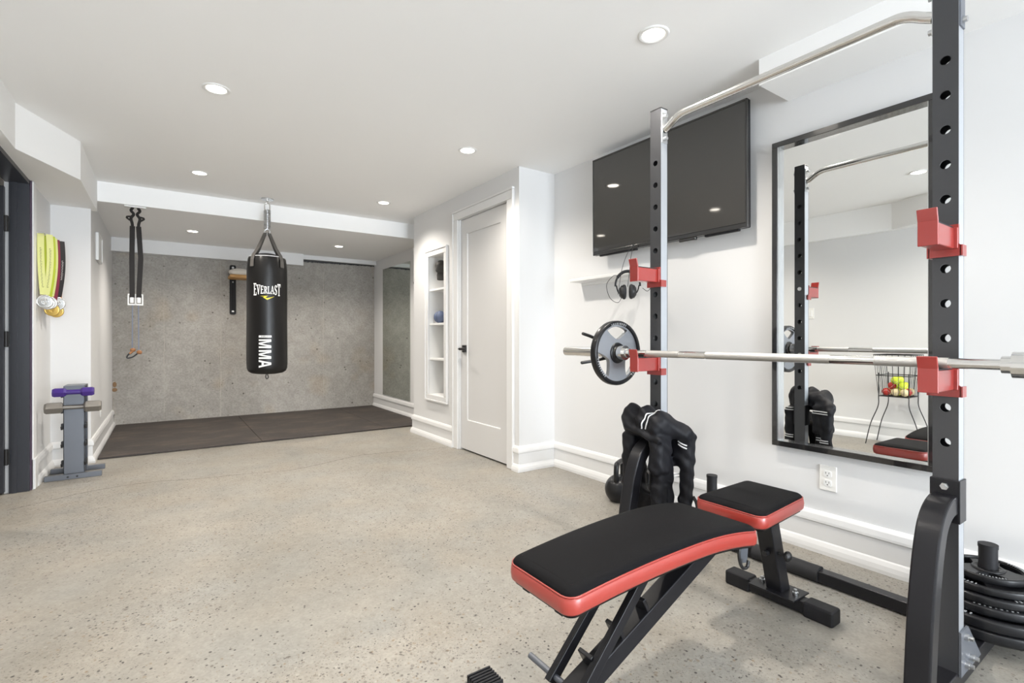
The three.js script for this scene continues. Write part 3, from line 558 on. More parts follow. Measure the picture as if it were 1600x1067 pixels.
{
  const t = thing('power_rack', 'dark steel squat rack with perforated uprights, red hooks and chrome pull up bar', 'rack', [0, 0, 0]);
  for (const z of [ZF, ZN]) {
    const hw = 0.029, face = () => { const s = roundRect(z - hw, z + hw, 0.05, UH, 0.004); return s; };
    const holes = () => holeY.map((y) => circle(z, y, 0.0125));
    const u = mesh('upright', [extX(face(), UX, 0.003, 0, holes()), extX(face(), UX + 0.045, 0.003, 0, holes()), box(UX + 0.0032, UX + 0.0448, 0.05, UH, z - hw + 0.003, z - hw + 0.0045), box(UX + 0.0032, UX + 0.0448, 0.05, UH, z + hw - 0.0045, z + hw - 0.003)], mat.steelUp, t);
    for (const sz of [-1, 1]) mesh('side_face', box(UX + 0.0032, UX + 0.0448, 0.05, UH, z + sz * (hw - 0.0015) - 0.0015, z + sz * (hw - 0.0015) + 0.0015), mat.sideMetal, u);
    mesh('end_cap', rbox(UX - 0.001, UX + 0.049, UH - 0.002, UH + 0.005, z - hw - 0.001, z + hw + 0.001, 0.003), mat.plastic, u);
    // splice sleeve and curved front leg
    mesh('leg_bracket', [rbox(UX - 0.006, UX, 0.472, 0.592, z - 0.031, z + 0.031, 0.002), rbox(UX - 0.006, UX + 0.05, 0.472, 0.592, z + 0.029, z + 0.034, 0.002), rbox(UX - 0.006, UX + 0.05, 0.472, 0.592, z - 0.034, z - 0.029, 0.002)], mat.steel, t);
    for (const y of [0.572, 0.497]) mesh('bolt', [cyl([UX - 0.012, y, z], [UX - 0.005, y, z], 0.010, 6), cyl([UX - 0.018, y, z], [UX - 0.010, y, z], 0.0055, 10)], mat.zinc, t);
    const outer = new THREE.CatmullRomCurve3([[1.822, 0.545], [1.785, 0.543], [1.737, 0.526], [1.70, 0.495], [1.677, 0.455], [1.652, 0.385], [1.623, 0.256], [1.601, 0.094], [1.596, 0.045]].map((p) => V(p[0], p[1], 0)), false, 'centripetal');
    const O = outer.getPoints(60), I = O.map((p, i) => { const a = O[Math.max(0, i - 1)], b = O[Math.min(60, i + 1)], d = b.clone().sub(a).normalize(); return V(p.x - d.y * 0.042, p.y + d.x * 0.042, 0); });
    mesh('front_leg', [ext([...O, ...I.reverse()].map((p) => [p.x, p.y]), 0.048, 0.005).translate(0, 0, z - 0.024)], mat.steel, t);
    mesh('floor_foot', [rbox(1.53, 2.33, 0.006, 0.054, z - 0.029, z + 0.029, 0.004)], mat.steel, t);
    for (const x of [1.555, 2.30]) mesh('rubber_foot', rbox(x - 0.05, x + 0.05, 0, 0.058, z - 0.033, z + 0.033, 0.006), mat.plastic, t);
    const tri = [[UX, 0.045], [2.01, 0.045], [1.885, 0.17], [UX, 0.17]];
    mesh('gusset', [ext(tri, 0.005).translate(0, 0, z + 0.030), ext(tri, 0.005).translate(0, 0, z - 0.035)], mat.steelGrey, t);
    for (const [x, y] of [[1.855, 0.15], [1.905, 0.075], [1.86, 0.07]]) mesh('bolt', [cyl([x, y, z + 0.03], [x, y, z + 0.044], 0.010, 6), cyl([x, y, z + 0.042], [x, y, z + 0.054], 0.006, 10)], mat.zinc, t);
    mesh('plate_peg', [cyl([2.25, 0.05, z], [2.25, 0.298, z], 0.0245, 24), cyl([2.25, 0.296, z], [2.25, 0.308, z], 0.026, 24)], mat.plastic, t);
    const s = z === ZF ? 1 : -1;
    mesh('bar_mount', rbox(UX + 0.006, UX + 0.044, 1.865, 2.0, z + s * 0.030 - 0.003, z + s * 0.030 + 0.003, 0.002), mat.zinc, t);
    for (const y of [1.885, 1.985]) for (const [a, b] of [[0.031, 0.045], [-0.031, -0.043]]) mesh('bolt', cyl([UX + 0.025, y, z + s * a], [UX + 0.025, y, z + s * b], 0.009, 6), mat.zinc, t);
    mesh('bar_backing', rbox(UX + 0.006, UX + 0.044, 1.865, 2.0, z - s * 0.030 - 0.003, z - s * 0.030 + 0.003, 0.002), mat.steelGrey, t);
    jhook(t, 1.286, z); jhook(t, 0.892, z);
  }
  const bx = UX + 0.026;
  mesh('pull_up_bar', [tube([[bx, 1.925, ZF + 0.032], [bx, 1.937, ZF + 0.055], [bx, 1.955, ZF + 0.085], [bx, 1.966, ZF + 0.115], [bx, 1.968, ZF + 0.15], [bx, 1.968, -1.2], [bx, 1.968, -0.985], [bx, 1.968, -0.75], [bx, 1.968, ZN - 0.15], [bx, 1.966, ZN - 0.115], [bx, 1.955, ZN - 0.085], [bx, 1.937, ZN - 0.055], [bx, 1.925, ZN - 0.032]], 0.0155, 120, 16)], mat.chrome, t);
  mesh('rear_crossbar', rbox(2.165, 2.213, 0.006, 0.052, ZF + 0.03, ZN - 0.03, 0.004), mat.steel, t);
  mesh('foam_sleeve', cyl([2.189, 0.031, -1.24], [2.189, 0.031, -0.965], 0.0335, 24), mat.blackMatte, t);
}
// ---------------------------------------------------------------- weight plates and barbell
function weightPlate(r, th, name, label, group, grips = true) {   // axis along z, centred
  const t = thing(name, label, 'weight plate', [0, 0, 0], 0, group);
  const hub = Math.max(0.040, r * 0.3), rim = r * 0.87;
  const holes = [circle(0, 0, 0.0262)];
  if (grips) for (let k = 0; k < 3; k++) {
    const a0 = PI / 2 + k * 2 * PI / 3, da = 0.56, ro = r * 0.82, ri = r * 0.42, p = new THREE.Path();
    for (let i = 0; i <= 14; i++) { const a = a0 - da + 2 * da * i / 14; p[i ? 'lineTo' : 'moveTo'](Math.cos(a) * ro, Math.sin(a) * ro); }
    for (let i = 0; i <= 14; i++) { const f = i / 14, a = a0 + da - 2 * da * f, q = ro - (ro - ri) * Math.pow(Math.sin(PI * f), 0.55); if (i > 0 && i < 14) p.lineTo(Math.cos(a) * q, Math.sin(a) * q); }
    p.closePath(); holes.push(p);
  }
  const disc = new THREE.Shape(); disc.absarc(0, 0, rim + 0.004, 0, 2 * PI);
  mesh('web', [ext(disc, th * 0.55, 0, holes, 40).translate(0, 0, -th * 0.275)], mat.castIron, t);
  mesh('rim', lathe([[rim, -th * 0.36], [rim * 1.03, -th * 0.5], [r * 0.975, -th * 0.5], [r, -th * 0.3], [r, th * 0.3], [r * 0.975, th * 0.5], [rim * 1.03, th * 0.5], [rim, th * 0.36], [rim, -th * 0.36]], 64).rotateX(PI / 2), mat.castIron, t);
  mesh('hub', lathe([[0.0262, -th * 0.5], [hub, -th * 0.5], [hub * 1.08, -th * 0.3], [hub * 1.08, th * 0.3], [hub, th * 0.5], [0.0262, th * 0.5], [0.0262, -th * 0.5]], 36).rotateX(PI / 2), mat.castIron, t);
  const ls = []; for (let k = 0; k < 3; k++) for (let i = -4; i <= 4; i++) { const a = PI / 2 + k * 2 * PI / 3 + i * 0.085, c = Math.cos(a), s = Math.sin(a), g = new THREE.BoxGeometry(r * 0.022 + (i & 1) * r * 0.012, r * 0.062, 0.0024); g.rotateZ(a - PI / 2).translate(c * r * 0.905, s * r * 0.905, th * 0.5); ls.push(g); }
  mesh('embossed_marks', ls, mat.letter, t);
  return t;
}
const BX = 1.722, BY = 0.924;
{
  const p = weightPlate(0.149, 0.036, 'weight_plate', 'grey and black three grip weight plate loaded on the barbell');
  p.children[0].material = mat.plateGrey;
  p.position.set(BX, BY - 0.0015, -1.642);
  const b = thing('barbell', 'chrome barbell resting in the lower red hooks of the rack', 'barbell', [BX, BY, 0]);
  const zl = -1.990, zr = 0.09, cl = -1.600, cr = -0.300;
  mesh('shaft', cyl([0, 0, cl], [0, 0, cr], 0.014, 28), mat.chrome, b);
  for (const [a, c] of [[-1.46, -1.29], [-1.17, -0.73], [-0.61, -0.44]]) mesh('knurling', cyl([0, 0, a], [0, 0, c], 0.01435, 28), mat.knurl, b);
  for (const [a, c] of [[zl, cl], [cr, zr]]) mesh('sleeve', [cyl([0, 0, a], [0, 0, c], 0.0235, 32), cyl([0, 0, a === zl ? a - 0.003 : c], [0, 0, a === zl ? a : c + 0.003], 0.021, 32)], mat.chrome, b);
  for (const [a, c] of [[cl - 0.012, cl + 0.016], [cr - 0.016, cr + 0.012]]) mesh('collar', [cyl([0, 0, a], [0, 0, c], 0.033, 32), cyl([0, 0, a < -1 ? c : a - 0.02], [0, 0, a < -1 ? c + 0.02 : a], 0.022, 28)], mat.chrome, b);
  const s = thing('spring_clip', 'black handled spring clip on the barbell sleeve behind the plate', 'clip', [BX, BY, -1.70]);
  const coil = []; for (let i = 0; i <= 72; i++) coil.push([0.0268 * Math.cos(i * 2 * PI / 18), 0.0268 * Math.sin(i * 2 * PI / 18), -0.014 + i * 0.00038]);
  mesh('coil', tube(coil, 0.0032, 140, 6), mat.zinc, s);
  for (const q of [[[0.006, 0.026, 0.0], [-0.055, 0.068, -0.03], [-0.105, 0.088, -0.05]], [[0.0, -0.026, 0.0], [-0.06, -0.04, -0.03], [-0.112, -0.048, -0.05]]]) mesh('handle', [tube(q, 0.0075, 16, 10), new THREE.SphereGeometry(0.0078, 10, 8).translate(...q[2])], mat.black, s);
}
{
  const labs = ['black weight plate at the bottom of the peg stack by the wall', 'large black plate second from the bottom of the peg stack', 'black plate third from the bottom of the peg stack', 'black plate fourth from the bottom of the peg stack', 'black plate just under the small top plate of the peg stack', 'small black plate on top of the peg stack by the wall'];
  const R = [0.185, 0.185, 0.16, 0.15, 0.135, 0.10], T = [0.034, 0.034, 0.028, 0.026, 0.024, 0.022]; let y = 0.058;
  R.forEach((r, i) => { const p = weightPlate(r, T[i], 'weight_plate', labs[i], 'plates stacked on the rack peg'); p.rotation.set(-PI / 2, 0, 0.5 + i * 0.7); p.position.set(2.25, y + T[i] / 2, ZN); y += T[i] + 0.0012; });
}
// ---------------------------------------------------------------- bench
{
  const ZC = -0.985, t = thing('weight_bench', 'adjustable weight bench with black and red vinyl pads', 'bench', [1.3, 0, ZC]);
  const ox = 1.3, lx = (x) => x - ox;
  function cushion(name, corners, r, rot, pos, arch) {    // corners in (x, z), top at y = 0
    const p = part(name, t, pos); p.rotation.z = rot;
    const cs = corners.map((c) => new THREE.Vector2(c[0], c[1])), n = cs.length, s = new THREE.Shape();
    const inset = (k) => { const sh = []; for (let i = 0; i < n; i++) { const a = cs[(i + n - 1) % n], b = cs[i], c = cs[(i + 1) % n]; const d0 = a.clone().sub(b).normalize(), d1 = c.clone().sub(b).normalize(), ang = Math.acos(d0.dot(d1)), L = r / Math.tan(ang / 2), ctr = b.clone().add(d0.clone().add(d1).normalize().multiplyScalar(r / Math.sin(ang / 2))); const p0 = b.clone().add(d0.clone().multiplyScalar(L)), p1 = b.clone().add(d1.clone().multiplyScalar(L)); const a0 = Math.atan2(p0.y - ctr.y, p0.x - ctr.x); let a1 = Math.atan2(p1.y - ctr.y, p1.x - ctr.x), da = a1 - a0; while (da > PI) da -= 2 * PI; while (da < -PI) da += 2 * PI; for (let j = 0; j <= 8; j++) { const a2 = a0 + da * j / 8; sh.push(new THREE.Vector2(ctr.x + Math.cos(a2) * (r - k), ctr.y + Math.sin(a2) * (r - k))); } } const out = []; sh.forEach((q, i) => { out.push(q); const w = sh[(i + 1) % sh.length]; if (i % 9 === 8) for (let j = 1; j < 24; j++) out.push(q.clone().lerp(w, j / 24)); }); return out; };
    // layered loft: list of [inset, y]; edges between loops
    const loft = (levels, capTop, capBottom) => {
      const loops = levels.map(([k, y]) => { const o = inset(Math.min(k, r * 0.99)); const c = new THREE.Vector2(); o.forEach((q) => c.add(q)); c.multiplyScalar(1 / o.length); return o.map((q) => { const e = k > r * 0.99 ? q.clone().lerp(c, (k - r * 0.99) / 0.14) : q; return [e.x, y + (arch ? arch(e.x) : 0), e.y]; }); });
      const pos2 = [], m = loops[0].length;
      for (let l = 0; l < loops.length - 1; l++) for (let i = 0; i < m; i++) { const j = (i + 1) % m; pos2.push(...loops[l][i], ...loops[l + 1][i], ...loops[l + 1][j], ...loops[l][i], ...loops[l + 1][j], ...loops[l][j]); }
      for (const [do_, lp, fl] of [[capTop, loops[loops.length - 1], 1], [capBottom, loops[0], 0]]) if (do_) { const c = lp.reduce((a, q) => [a[0] + q[0] / m, a[1] + q[1] / m, a[2] + q[2] / m], [0, 0, 0]); for (let i = 0; i < m; i++) { const j = (i + 1) % m; pos2.push(...(fl ? [...lp[i], ...c, ...lp[j]] : [...lp[j], ...c, ...lp[i]])); } }
      const g = new THREE.BufferGeometry(); g.setAttribute('position', new THREE.Float32BufferAttribute(pos2, 3));
      const q = mergeVertices(g, 1e-5); q.computeVertexNormals(); return q;
    };
    mesh('base_board', loft([[0.012, -0.066], [0.012, -0.056]], true, true), mat.plastic, p);
    mesh('side_band', loft([[0.006, -0.058], [0.001, -0.052], [-0.001, -0.036], [0.001, -0.021], [0.005, -0.0155]], true, true), mat.redVinyl, p);
    const rimLoop = inset(0.030), xs = rimLoop.map((q) => q.x), xa = Math.min(...xs), xb = Math.max(...xs), NX = 40, NZ = 10, span = (x) => { let lo = 1e9, hi = -1e9; for (let i = 0; i < rimLoop.length; i++) { const a = rimLoop[i], b = rimLoop[(i + 1) % rimLoop.length]; if ((a.x - x) * (b.x - x) <= 0 && Math.abs(a.x - b.x) > 1e-9) { const z = a.y + (b.y - a.y) * (x - a.x) / (b.x - a.x); lo = Math.min(lo, z); hi = Math.max(hi, z); } } return [lo, hi]; };
    const cp = []; const at = (i, j) => { const x = xa + 1e-5 + (xb - xa - 2e-5) * (0.5 - 0.5 * Math.cos(PI * i / NX)), [lo, hi] = span(x), g = 2 * j / NZ - 1; return [x, -0.0003 + 0.006 * (1 - g * g) * Math.min(1, 4 * (i / NX) * (1 - i / NX)) + (arch ? arch(x) : 0), lo + (hi - lo) * j / NZ]; };
    for (let i = 0; i < NX; i++) for (let j = 0; j < NZ; j++) { const a = at(i, j), b = at(i + 1, j), c = at(i + 1, j + 1), e = at(i, j + 1); cp.push(...a, ...c, ...b, ...a, ...e, ...c); }
    const cg0 = new THREE.BufferGeometry(); cg0.setAttribute('position', new THREE.Float32BufferAttribute(cp, 3)); const cg = mergeVertices(cg0, 1e-5); cg.computeVertexNormals();
    mesh('top_cover', [boxUV(loft([[0.006, -0.0165], [0.0055, -0.013], [0.009, -0.008], [0.015, -0.004], [0.022, -0.0015], [0.030, -0.0003]], false, false), 1), boxUV(cg, 1)], mat.blackVinyl, p);
    const pi = inset(0.0035).map((q) => [q.x, -0.0155 + (arch ? arch(q.x) : 0), q.y]);
    mesh('piping', new THREE.TubeGeometry(new THREE.CatmullRomCurve3(pi.map((q) => V(...q)), true, 'catmullrom', 0.1), 160, 0.0022, 6, true), mat.redVinyl, p);
    return p;
  }
  // seat: x 1.565..1.895, z -1.122..-0.862
  cushion('seat_pad', [[-0.165, -0.130], [-0.165, 0.130], [0.165, 0.108], [0.165, -0.125]], 0.034, 0.02, [lx(1.735), 0.433, -0.006], null);
  // back rest pad
  const dz = -0.975 - ZC;
  cushion('back_pad', [[-0.375, -0.126], [-0.375, 0.126], [0.365, 0.150], [0.365, -0.150]], 0.036, 0, [lx(1.108), 0.4535, dz + 0.013], (x) => x < 0.1 ? -0.13 * (x - 0.1) ** 2 : -0.40 * (x - 0.1) ** 2);
  // frame
  mesh('main_beam', bar([lx(0.745), 0.035, 0.02], [lx(1.47), 0.352, 0.02], 0.055, 0.052, 0.004), mat.steel, t);
  mesh('seat_beam', [bar([lx(1.44), 0.342, 0.012], [lx(1.83), 0.352, 0.0], 0.05, 0.045, 0.004)], mat.steel, t);
  mesh('seat_post', [bar([lx(1.90), 0.045, 0], [lx(1.805), 0.362, 0], 0.06, 0.058, 0.004)], mat.steel, t);
  mesh('post_plate', rbox(lx(1.84), lx(1.955), 0.048, 0.054, -0.085, 0.085, 0.002), mat.steel, t);
  for (const z of [-0.062, 0.062]) mesh('bolt', [cyl([lx(1.90), 0.053, z], [lx(1.90), 0.062, z], 0.011, 6), cyl([lx(1.90), 0.06, z], [lx(1.90), 0.072, z], 0.006, 10)], mat.zinc, t);
  mesh('front_foot', [rbox(lx(1.875), lx(1.925), 0.006, 0.048, -0.165, 0.165, 0.004)], mat.steel, t);
  for (const s of [-1, 1]) mesh('foot_cap', [rbox(lx(1.868), lx(1.932), 0, 0.054, s > 0 ? 0.10 : -0.20, s > 0 ? 0.20 : -0.10, 0.008)], mat.plastic, t);
  mesh('rear_foot', [rbox(lx(0.70), lx(0.75), 0.006, 0.05, -0.20, 0.20, 0.004)], mat.steel, t);
  for (const s of [-1, 1]) { const g = [rbox(lx(0.69), lx(0.76), 0, 0.056, s > 0 ? 0.15 : -0.235, s > 0 ? 0.235 : -0.15, 0.008)]; for (let k = 0; k < 7; k++) { const z = s * (0.16 + k * 0.011); g.push(rbox(lx(0.688), lx(0.762), 0.01, 0.060, z - 0.003, z + 0.003, 0.002)); } mesh('foot_cap', g, mat.plastic, t); }
  // adjustable strut: two flat rails and a pin
  for (const z of [0.062, -0.040]) mesh('strut_rail', [bar([lx(0.835), 0.085, z], [lx(1.095), 0.348, z], 0.006, 0.030, 0.002), bar([lx(0.829), 0.090, z - 0.010], [lx(1.089), 0.353, z - 0.010], 0.022, 0.005, 0.002)], mat.steel, t);
  mesh('strut_pin', cyl([lx(0.848), 0.098, -0.150], [lx(0.848), 0.098, 0.090], 0.0085, 14), mat.steelGrey, t);
  for (const x of [0.92, 1.02, 1.12]) mesh('ladder_tooth', [bar([lx(x), (x - 0.745) * 0.437 + 0.058, 0.02], [lx(x) - 0.022, (x - 0.745) * 0.437 + 0.098, 0.02], 0.05, 0.012, 0.003)], mat.steel, t);
  mesh('pad_bracket', [rbox(lx(1.02), lx(1.42), 0.352, 0.366, -0.045, -0.025, 0.003), rbox(lx(1.02), lx(1.42), 0.352, 0.366, 0.045, 0.065, 0.003)], mat.steel, t);
  mesh('pad_clip', [rbox(lx(0.765), lx(0.80), 0.338, 0.352, -0.075, -0.045, 0.003), rbox(lx(0.765), lx(0.80), 0.338, 0.352, 0.055, 0.085, 0.003)], mat.plastic, t);
  mesh('hinge_plate', [bar([lx(1.62), 0.368, 0.036], [lx(1.60), 0.235, 0.036], 0.006, 0.045, 0.002)], mat.steelGrey, t);
  mesh('adjust_knob', [cyl([lx(1.845), 0.205, 0.028], [lx(1.845), 0.205, 0.055], 0.006, 10), new THREE.SphereGeometry(0.019, 14, 10).scale(1, 1, .7).translate(lx(1.845), 0.205, 0.062), cyl([lx(1.80), 0.205, 0.0], [lx(1.845), 0.205, 0.0], 0.01, 10)], mat.black, t);
  mesh('spring_hook', tube([[lx(1.55), 0.34, 0.06], [lx(1.535), 0.29, 0.062], [lx(1.55), 0.245, 0.062], [lx(1.58), 0.235, 0.062], [lx(1.59), 0.255, 0.062]], 0.0055, 24, 8), mat.black, t);
}
// ---------------------------------------------------------------- weighted vest over the far rack leg
{
  const t = thing('weighted_vest', 'black padded weighted vest with silver stripes draped over the rack leg', 'vest', [1.78, 0.21, -1.49]);
  const C = [1.78, 0.21, -1.49];
  const fn = (X, Y, Z) => {
    const x = X + C[0], y = Y + C[1], z = Z + C[2];
    let d = sdBox(x, y, z, [1.762, 0.612, -1.475], [0.062, 0.055, 0.105], 0.045);
    d = smin(d, sdEll(x, y, z, [1.752, 0.622, -1.560], [0.058, 0.074, 0.052]), 0.006);
    d = smin(d, sdEll(x, y, z, [1.748, 0.632, -1.478], [0.060, 0.062, 0.040]), 0.006);
    d = smin(d, sdEll(x, y, z, [1.748, 0.618, -1.408], [0.058, 0.060, 0.040]), 0.006);
    d = smin(d, sdCap(x, y, z, [1.775, 0.612, -1.42], [1.83, 0.585, -1.350], 0.05, 0.034), 0.02);
    d = smin(d, sdCap(x, y, z, [1.70, 0.600, -1.555], [1.703, 0.560, -1.385], 0.014), 0.012);                                     // rolled hem over the leg
    d = smin(d, sdBox(x, y, z, [1.745 + (y - .5) * .05, 0.50, -1.408], [0.046, 0.090, 0.036], 0.026), 0.008);
    d = smin(d, sdBox(x, y, z, [1.765, 0.355, -1.412], [0.048, 0.130, 0.029], 0.018), 0.006);
    d = smin(d, sdBox(x, y, z, [1.733, 0.300, -1.407], [0.030, 0.075, 0.030], 0.022), 0.006);
    d = smin(d, sdBox(x, y, z, [1.845, 0.515, -1.386], [0.024, 0.085, 0.046], 0.018), 0.02);
    d = smin(d, sdBox(x, y, z, [1.775, 0.40, -1.578], [0.060, 0.170, 0.034], 0.028), 0.012);
    d = smin(d, sdBox(x, y, z, [1.79, 0.265, -1.50], [0.028, 0.045, 0.10], 0.02), 0.03);
    d = smin(d, sdBox(x, y, z, [1.856 + (y - .45) * 0.02, 0.405, -1.352 + (y - .45) * 0.05], [0.026, 0.175, 0.026], 0.018), 0.02);
    d = Math.max(d, -sdBox(x, y, z, [1.845, 0.5, -1.497], [0.026, 0.5, 0.0325], 0.003));   // the upright it hugs
    d = Math.max(d, -sdCap(x, y, z, [1.82, 0.523, -1.497], [1.75, 0.515, -1.497], 0.032));
    d = Math.max(d, -sdCap(x, y, z, [1.75, 0.515, -1.497], [1.69, 0.44, -1.497], 0.036));
    d = Math.max(d, -sdCap(x, y, z, [1.69, 0.44, -1.497], [1.63, 0.17, -1.497], 0.042));
    return d + 0.0028 * Math.sin(y * 62 + x * 30 + 1) * Math.sin(z * 75 + x * 20) - 0.0016 * Math.sin(x * 90 + y * 110 + z * 60);
  };
  mesh('vest_body', field(fn, [0, 0.25, 0.02], 0.28, 112), mat.neoprene, t);
  const snap = (p, dir) => { let s = 0; for (let i = 0; i < 60; i++) { const q = [p[0] + dir[0] * s, p[1] + dir[1] * s, p[2] + dir[2] * s], d = fn(...q); if (d < 0.0012) return q; s += Math.max(d * 0.7, 0.0006); if (s > 0.3) break; } return null; };
  const stripe = (pts, dir) => { const q = pts.map((p) => snap([p[0] - C[0], p[1] - C[1], p[2] - C[2]], dir)).filter(Boolean); if (q.length > 3) return tube(q, 0.0030, 50, 6); return null; };
  const st = [];
  for (const dz of [0, 0.016]) { const pts = []; for (let i = 0; i <= 24; i++) { const f = i / 24, a = f * PI * 0.52; pts.push([1.75 - 0.15 * Math.cos(a * 1) + 0.0, 0.60 + 0.15 * Math.sin(a), -1.467 + dz + 0.03 * f]); } const q = []; for (const p of pts) { const d = [1.762 - p[0], 0.60 - p[1], 0]; const l = Math.hypot(...d); const r = snap([p[0] - C[0], p[1] - C[1], p[2] - C[2]], d.map((v) => v / l)); if (r) q.push(r); } if (q.length > 3) st.push(tube(q, 0.0030, 60, 6)); }
  for (const y of [0.535, 0.548]) { const s2 = stripe([0, 1, 2, 3, 4, 5, 6].map((i) => [1.80, y - i * 0.0025, -1.372 + i * 0.0062]), [1, 0, 0]); if (s2) st.push(s2); }
  for (const y of [0.565, 0.552, 0.40, 0.387]) for (const [za, zb] of [[-1.605, -1.552], [-1.43, -1.335]]) { const s2 = stripe([0, 1, 2, 3, 4, 5, 6, 7, 8].map((i) => [2.0, y, za + (zb - za) * i / 8]), [-1, 0, 0]); if (s2) st.push(s2); }
  mesh('reflective_stripe', st, mat.reflective, t);
  mesh('side_strap', [tube([[1.87 - C[0], 0.10, -1.335 - C[2]], [1.875 - C[0], 0.07, -1.32 - C[2]], [1.87 - C[0], 0.02, -1.315 - C[2]], [1.865 - C[0], 0.045, -1.33 - C[2]]], 0.007, 24, 8)], mat.strap, t);
}
// kettlebells
{
  const mk = (label, r, H, pos, turn) => {
    const t = thing('kettlebell', label, 'kettlebell', pos, turn, 'kettlebells by the wall');
    const pr = [[0.0001, 0], [r * 0.55, 0]]; for (let i = 0; i <= 20; i++) { const a = -PI / 2 + 0.62 + (PI - 1.0) * i / 20; pr.push([Math.cos(a) * r, r * 0.82 + Math.sin(a) * r]); } pr.push([0.0001, r * 0.82 + r * 0.93]);
    mesh('bell', lathe(pr, 40), mat.castIron, t);
    const w = r * 0.68; mesh('handle', tube([[-w * 0.8, r * 1.3, 0], [-w * 1.08, r * 1.75, 0], [-w * 0.95, H - 0.025, 0], [-w * 0.5, H - 0.016, 0], [0, H - 0.015, 0], [w * 0.5, H - 0.016, 0], [w * 0.95, H - 0.025, 0], [w * 1.08, r * 1.75, 0], [w * 0.8, r * 1.3, 0]], 0.0155, 50, 12), mat.castIron, t);
    return t;
  };
  mk('black cast kettlebell farther from the rack leg, by the baseboard', 0.088, 0.25, [2.285, 0, -2.15], 0.45);
  mk('black cast kettlebell between the rack leg and the hanging vest', 0.078, 0.23, [2.33, 0, -1.955], 0.9);
}
// ---------------------------------------------------------------- dumbbell stand
{
  const t = thing('dumbbell_stand', 'grey upright steel dumbbell stand with two floor bars', 'dumbbell rack', [-0.525, 0, -4.78]);
  const A = 0.08, w = 0.058, T = 0.655;
  mesh('front_post', [rbox(-w, w, 0.035, T - 0.01, A - 0.006, A, 0.002), rbox(-w, -w + 0.006, 0.035, T - 0.01, A - 0.030, A, 0.002), rbox(w - 0.006, w, 0.035, T - 0.01, A - 0.030, A, 0.002)], mat.steelGrey, t);
  mesh('rear_post', [rbox(-w, w, 0.035, T - 0.01, -0.10, -0.094, 0.002), rbox(w - 0.006, w, 0.035, T - 0.01, -0.10, -0.07, 0.002), rbox(-w, -w + 0.006, 0.035, T - 0.01, -0.10, -0.07, 0.002)], mat.steelGrey, t);
  mesh('top_plate', rbox(-w, w, T - 0.012, T, -0.10, A, 0.003), mat.steelGrey, t);
  for (const [z, x0, x1] of [[A + 0.012, -0.155, 0.155], [-0.145, -0.155, 0.155]]) mesh('floor_bar', [rbox(x0, x1, 0.0, 0.035, z - 0.02, z + 0.02, 0.003)], mat.steelGrey, t);
  mesh('floor_link', [rbox(-0.045, -0.01, 0.004, 0.034, -0.145, A, 0.003), rbox(0.01, 0.045, 0.004, 0.034, -0.145, A, 0.003)], mat.steelGrey, t);
  for (const x of [-0.03, 0.02]) mesh('bolt', cyl([x, 0.018, A + 0.03], [x, 0.018, A + 0.036], 0.007, 6), mat.black, t);
  for (const y of [0.10, 0.235, 0.36, 0.475, 0.585]) for (const s of [-1, 1]) mesh('cradle', [rbox(s * (w + 0.006) - 0.006, s * (w + 0.006) + 0.006, y - 0.012, y + 0.03, A - 0.03, A + 0.004, 0.003), bar([s * (w + 0.004), y - 0.004, A - 0.004], [s * (w + 0.004), y - 0.004, A + 0.034], 0.012, 0.012, 0.003, V(1, 0, 0)), bar([s * (w + 0.004), y - 0.004, A + 0.03], [s * (w + 0.004), y + 0.016, A + 0.04], 0.012, 0.008, 0.003, V(1, 0, 0))], mat.black, t);
  const hex = (name, label, m, r, L, hl, y, z) => {
    const q = thing(name, label, 'dumbbell', [-0.525, y, -4.78 + z]);
    mesh('handle', [cyl([-L / 2 + hl * .5, 0, 0], [L / 2 - hl * .5, 0, 0], r * (L < 0.25 ? 0.5 : 0.36), 18)], m, q);
    for (const s of [-1, 1]) { const a = s * (L / 2), b = s * (L / 2 - hl); mesh('head', [cyl([b, 0, 0], [a - s * 0.012, 0, 0], r, 6), cyl([a - s * 0.012, 0, 0], [a, 0, 0], r, 6, r * 0.8), cyl([b, 0, 0], [b - s * 0.012, 0, 0], r, 6, r * 0.72)].map((g) => g.toNonIndexed()), m, q); q.children[q.children.length - 1].geometry.computeVertexNormals(); }
    return q;
  };
  hex('dumbbell', 'purple hex dumbbell on the top of the grey stand', mat.purple, 0.034, 0.225, 0.062, 0.612, A + 0.022);
  hex('dumbbell', 'grey metal hex dumbbell below the purple one', mat.pewter, 0.042, 0.305, 0.085, 0.506, A + 0.026);
}
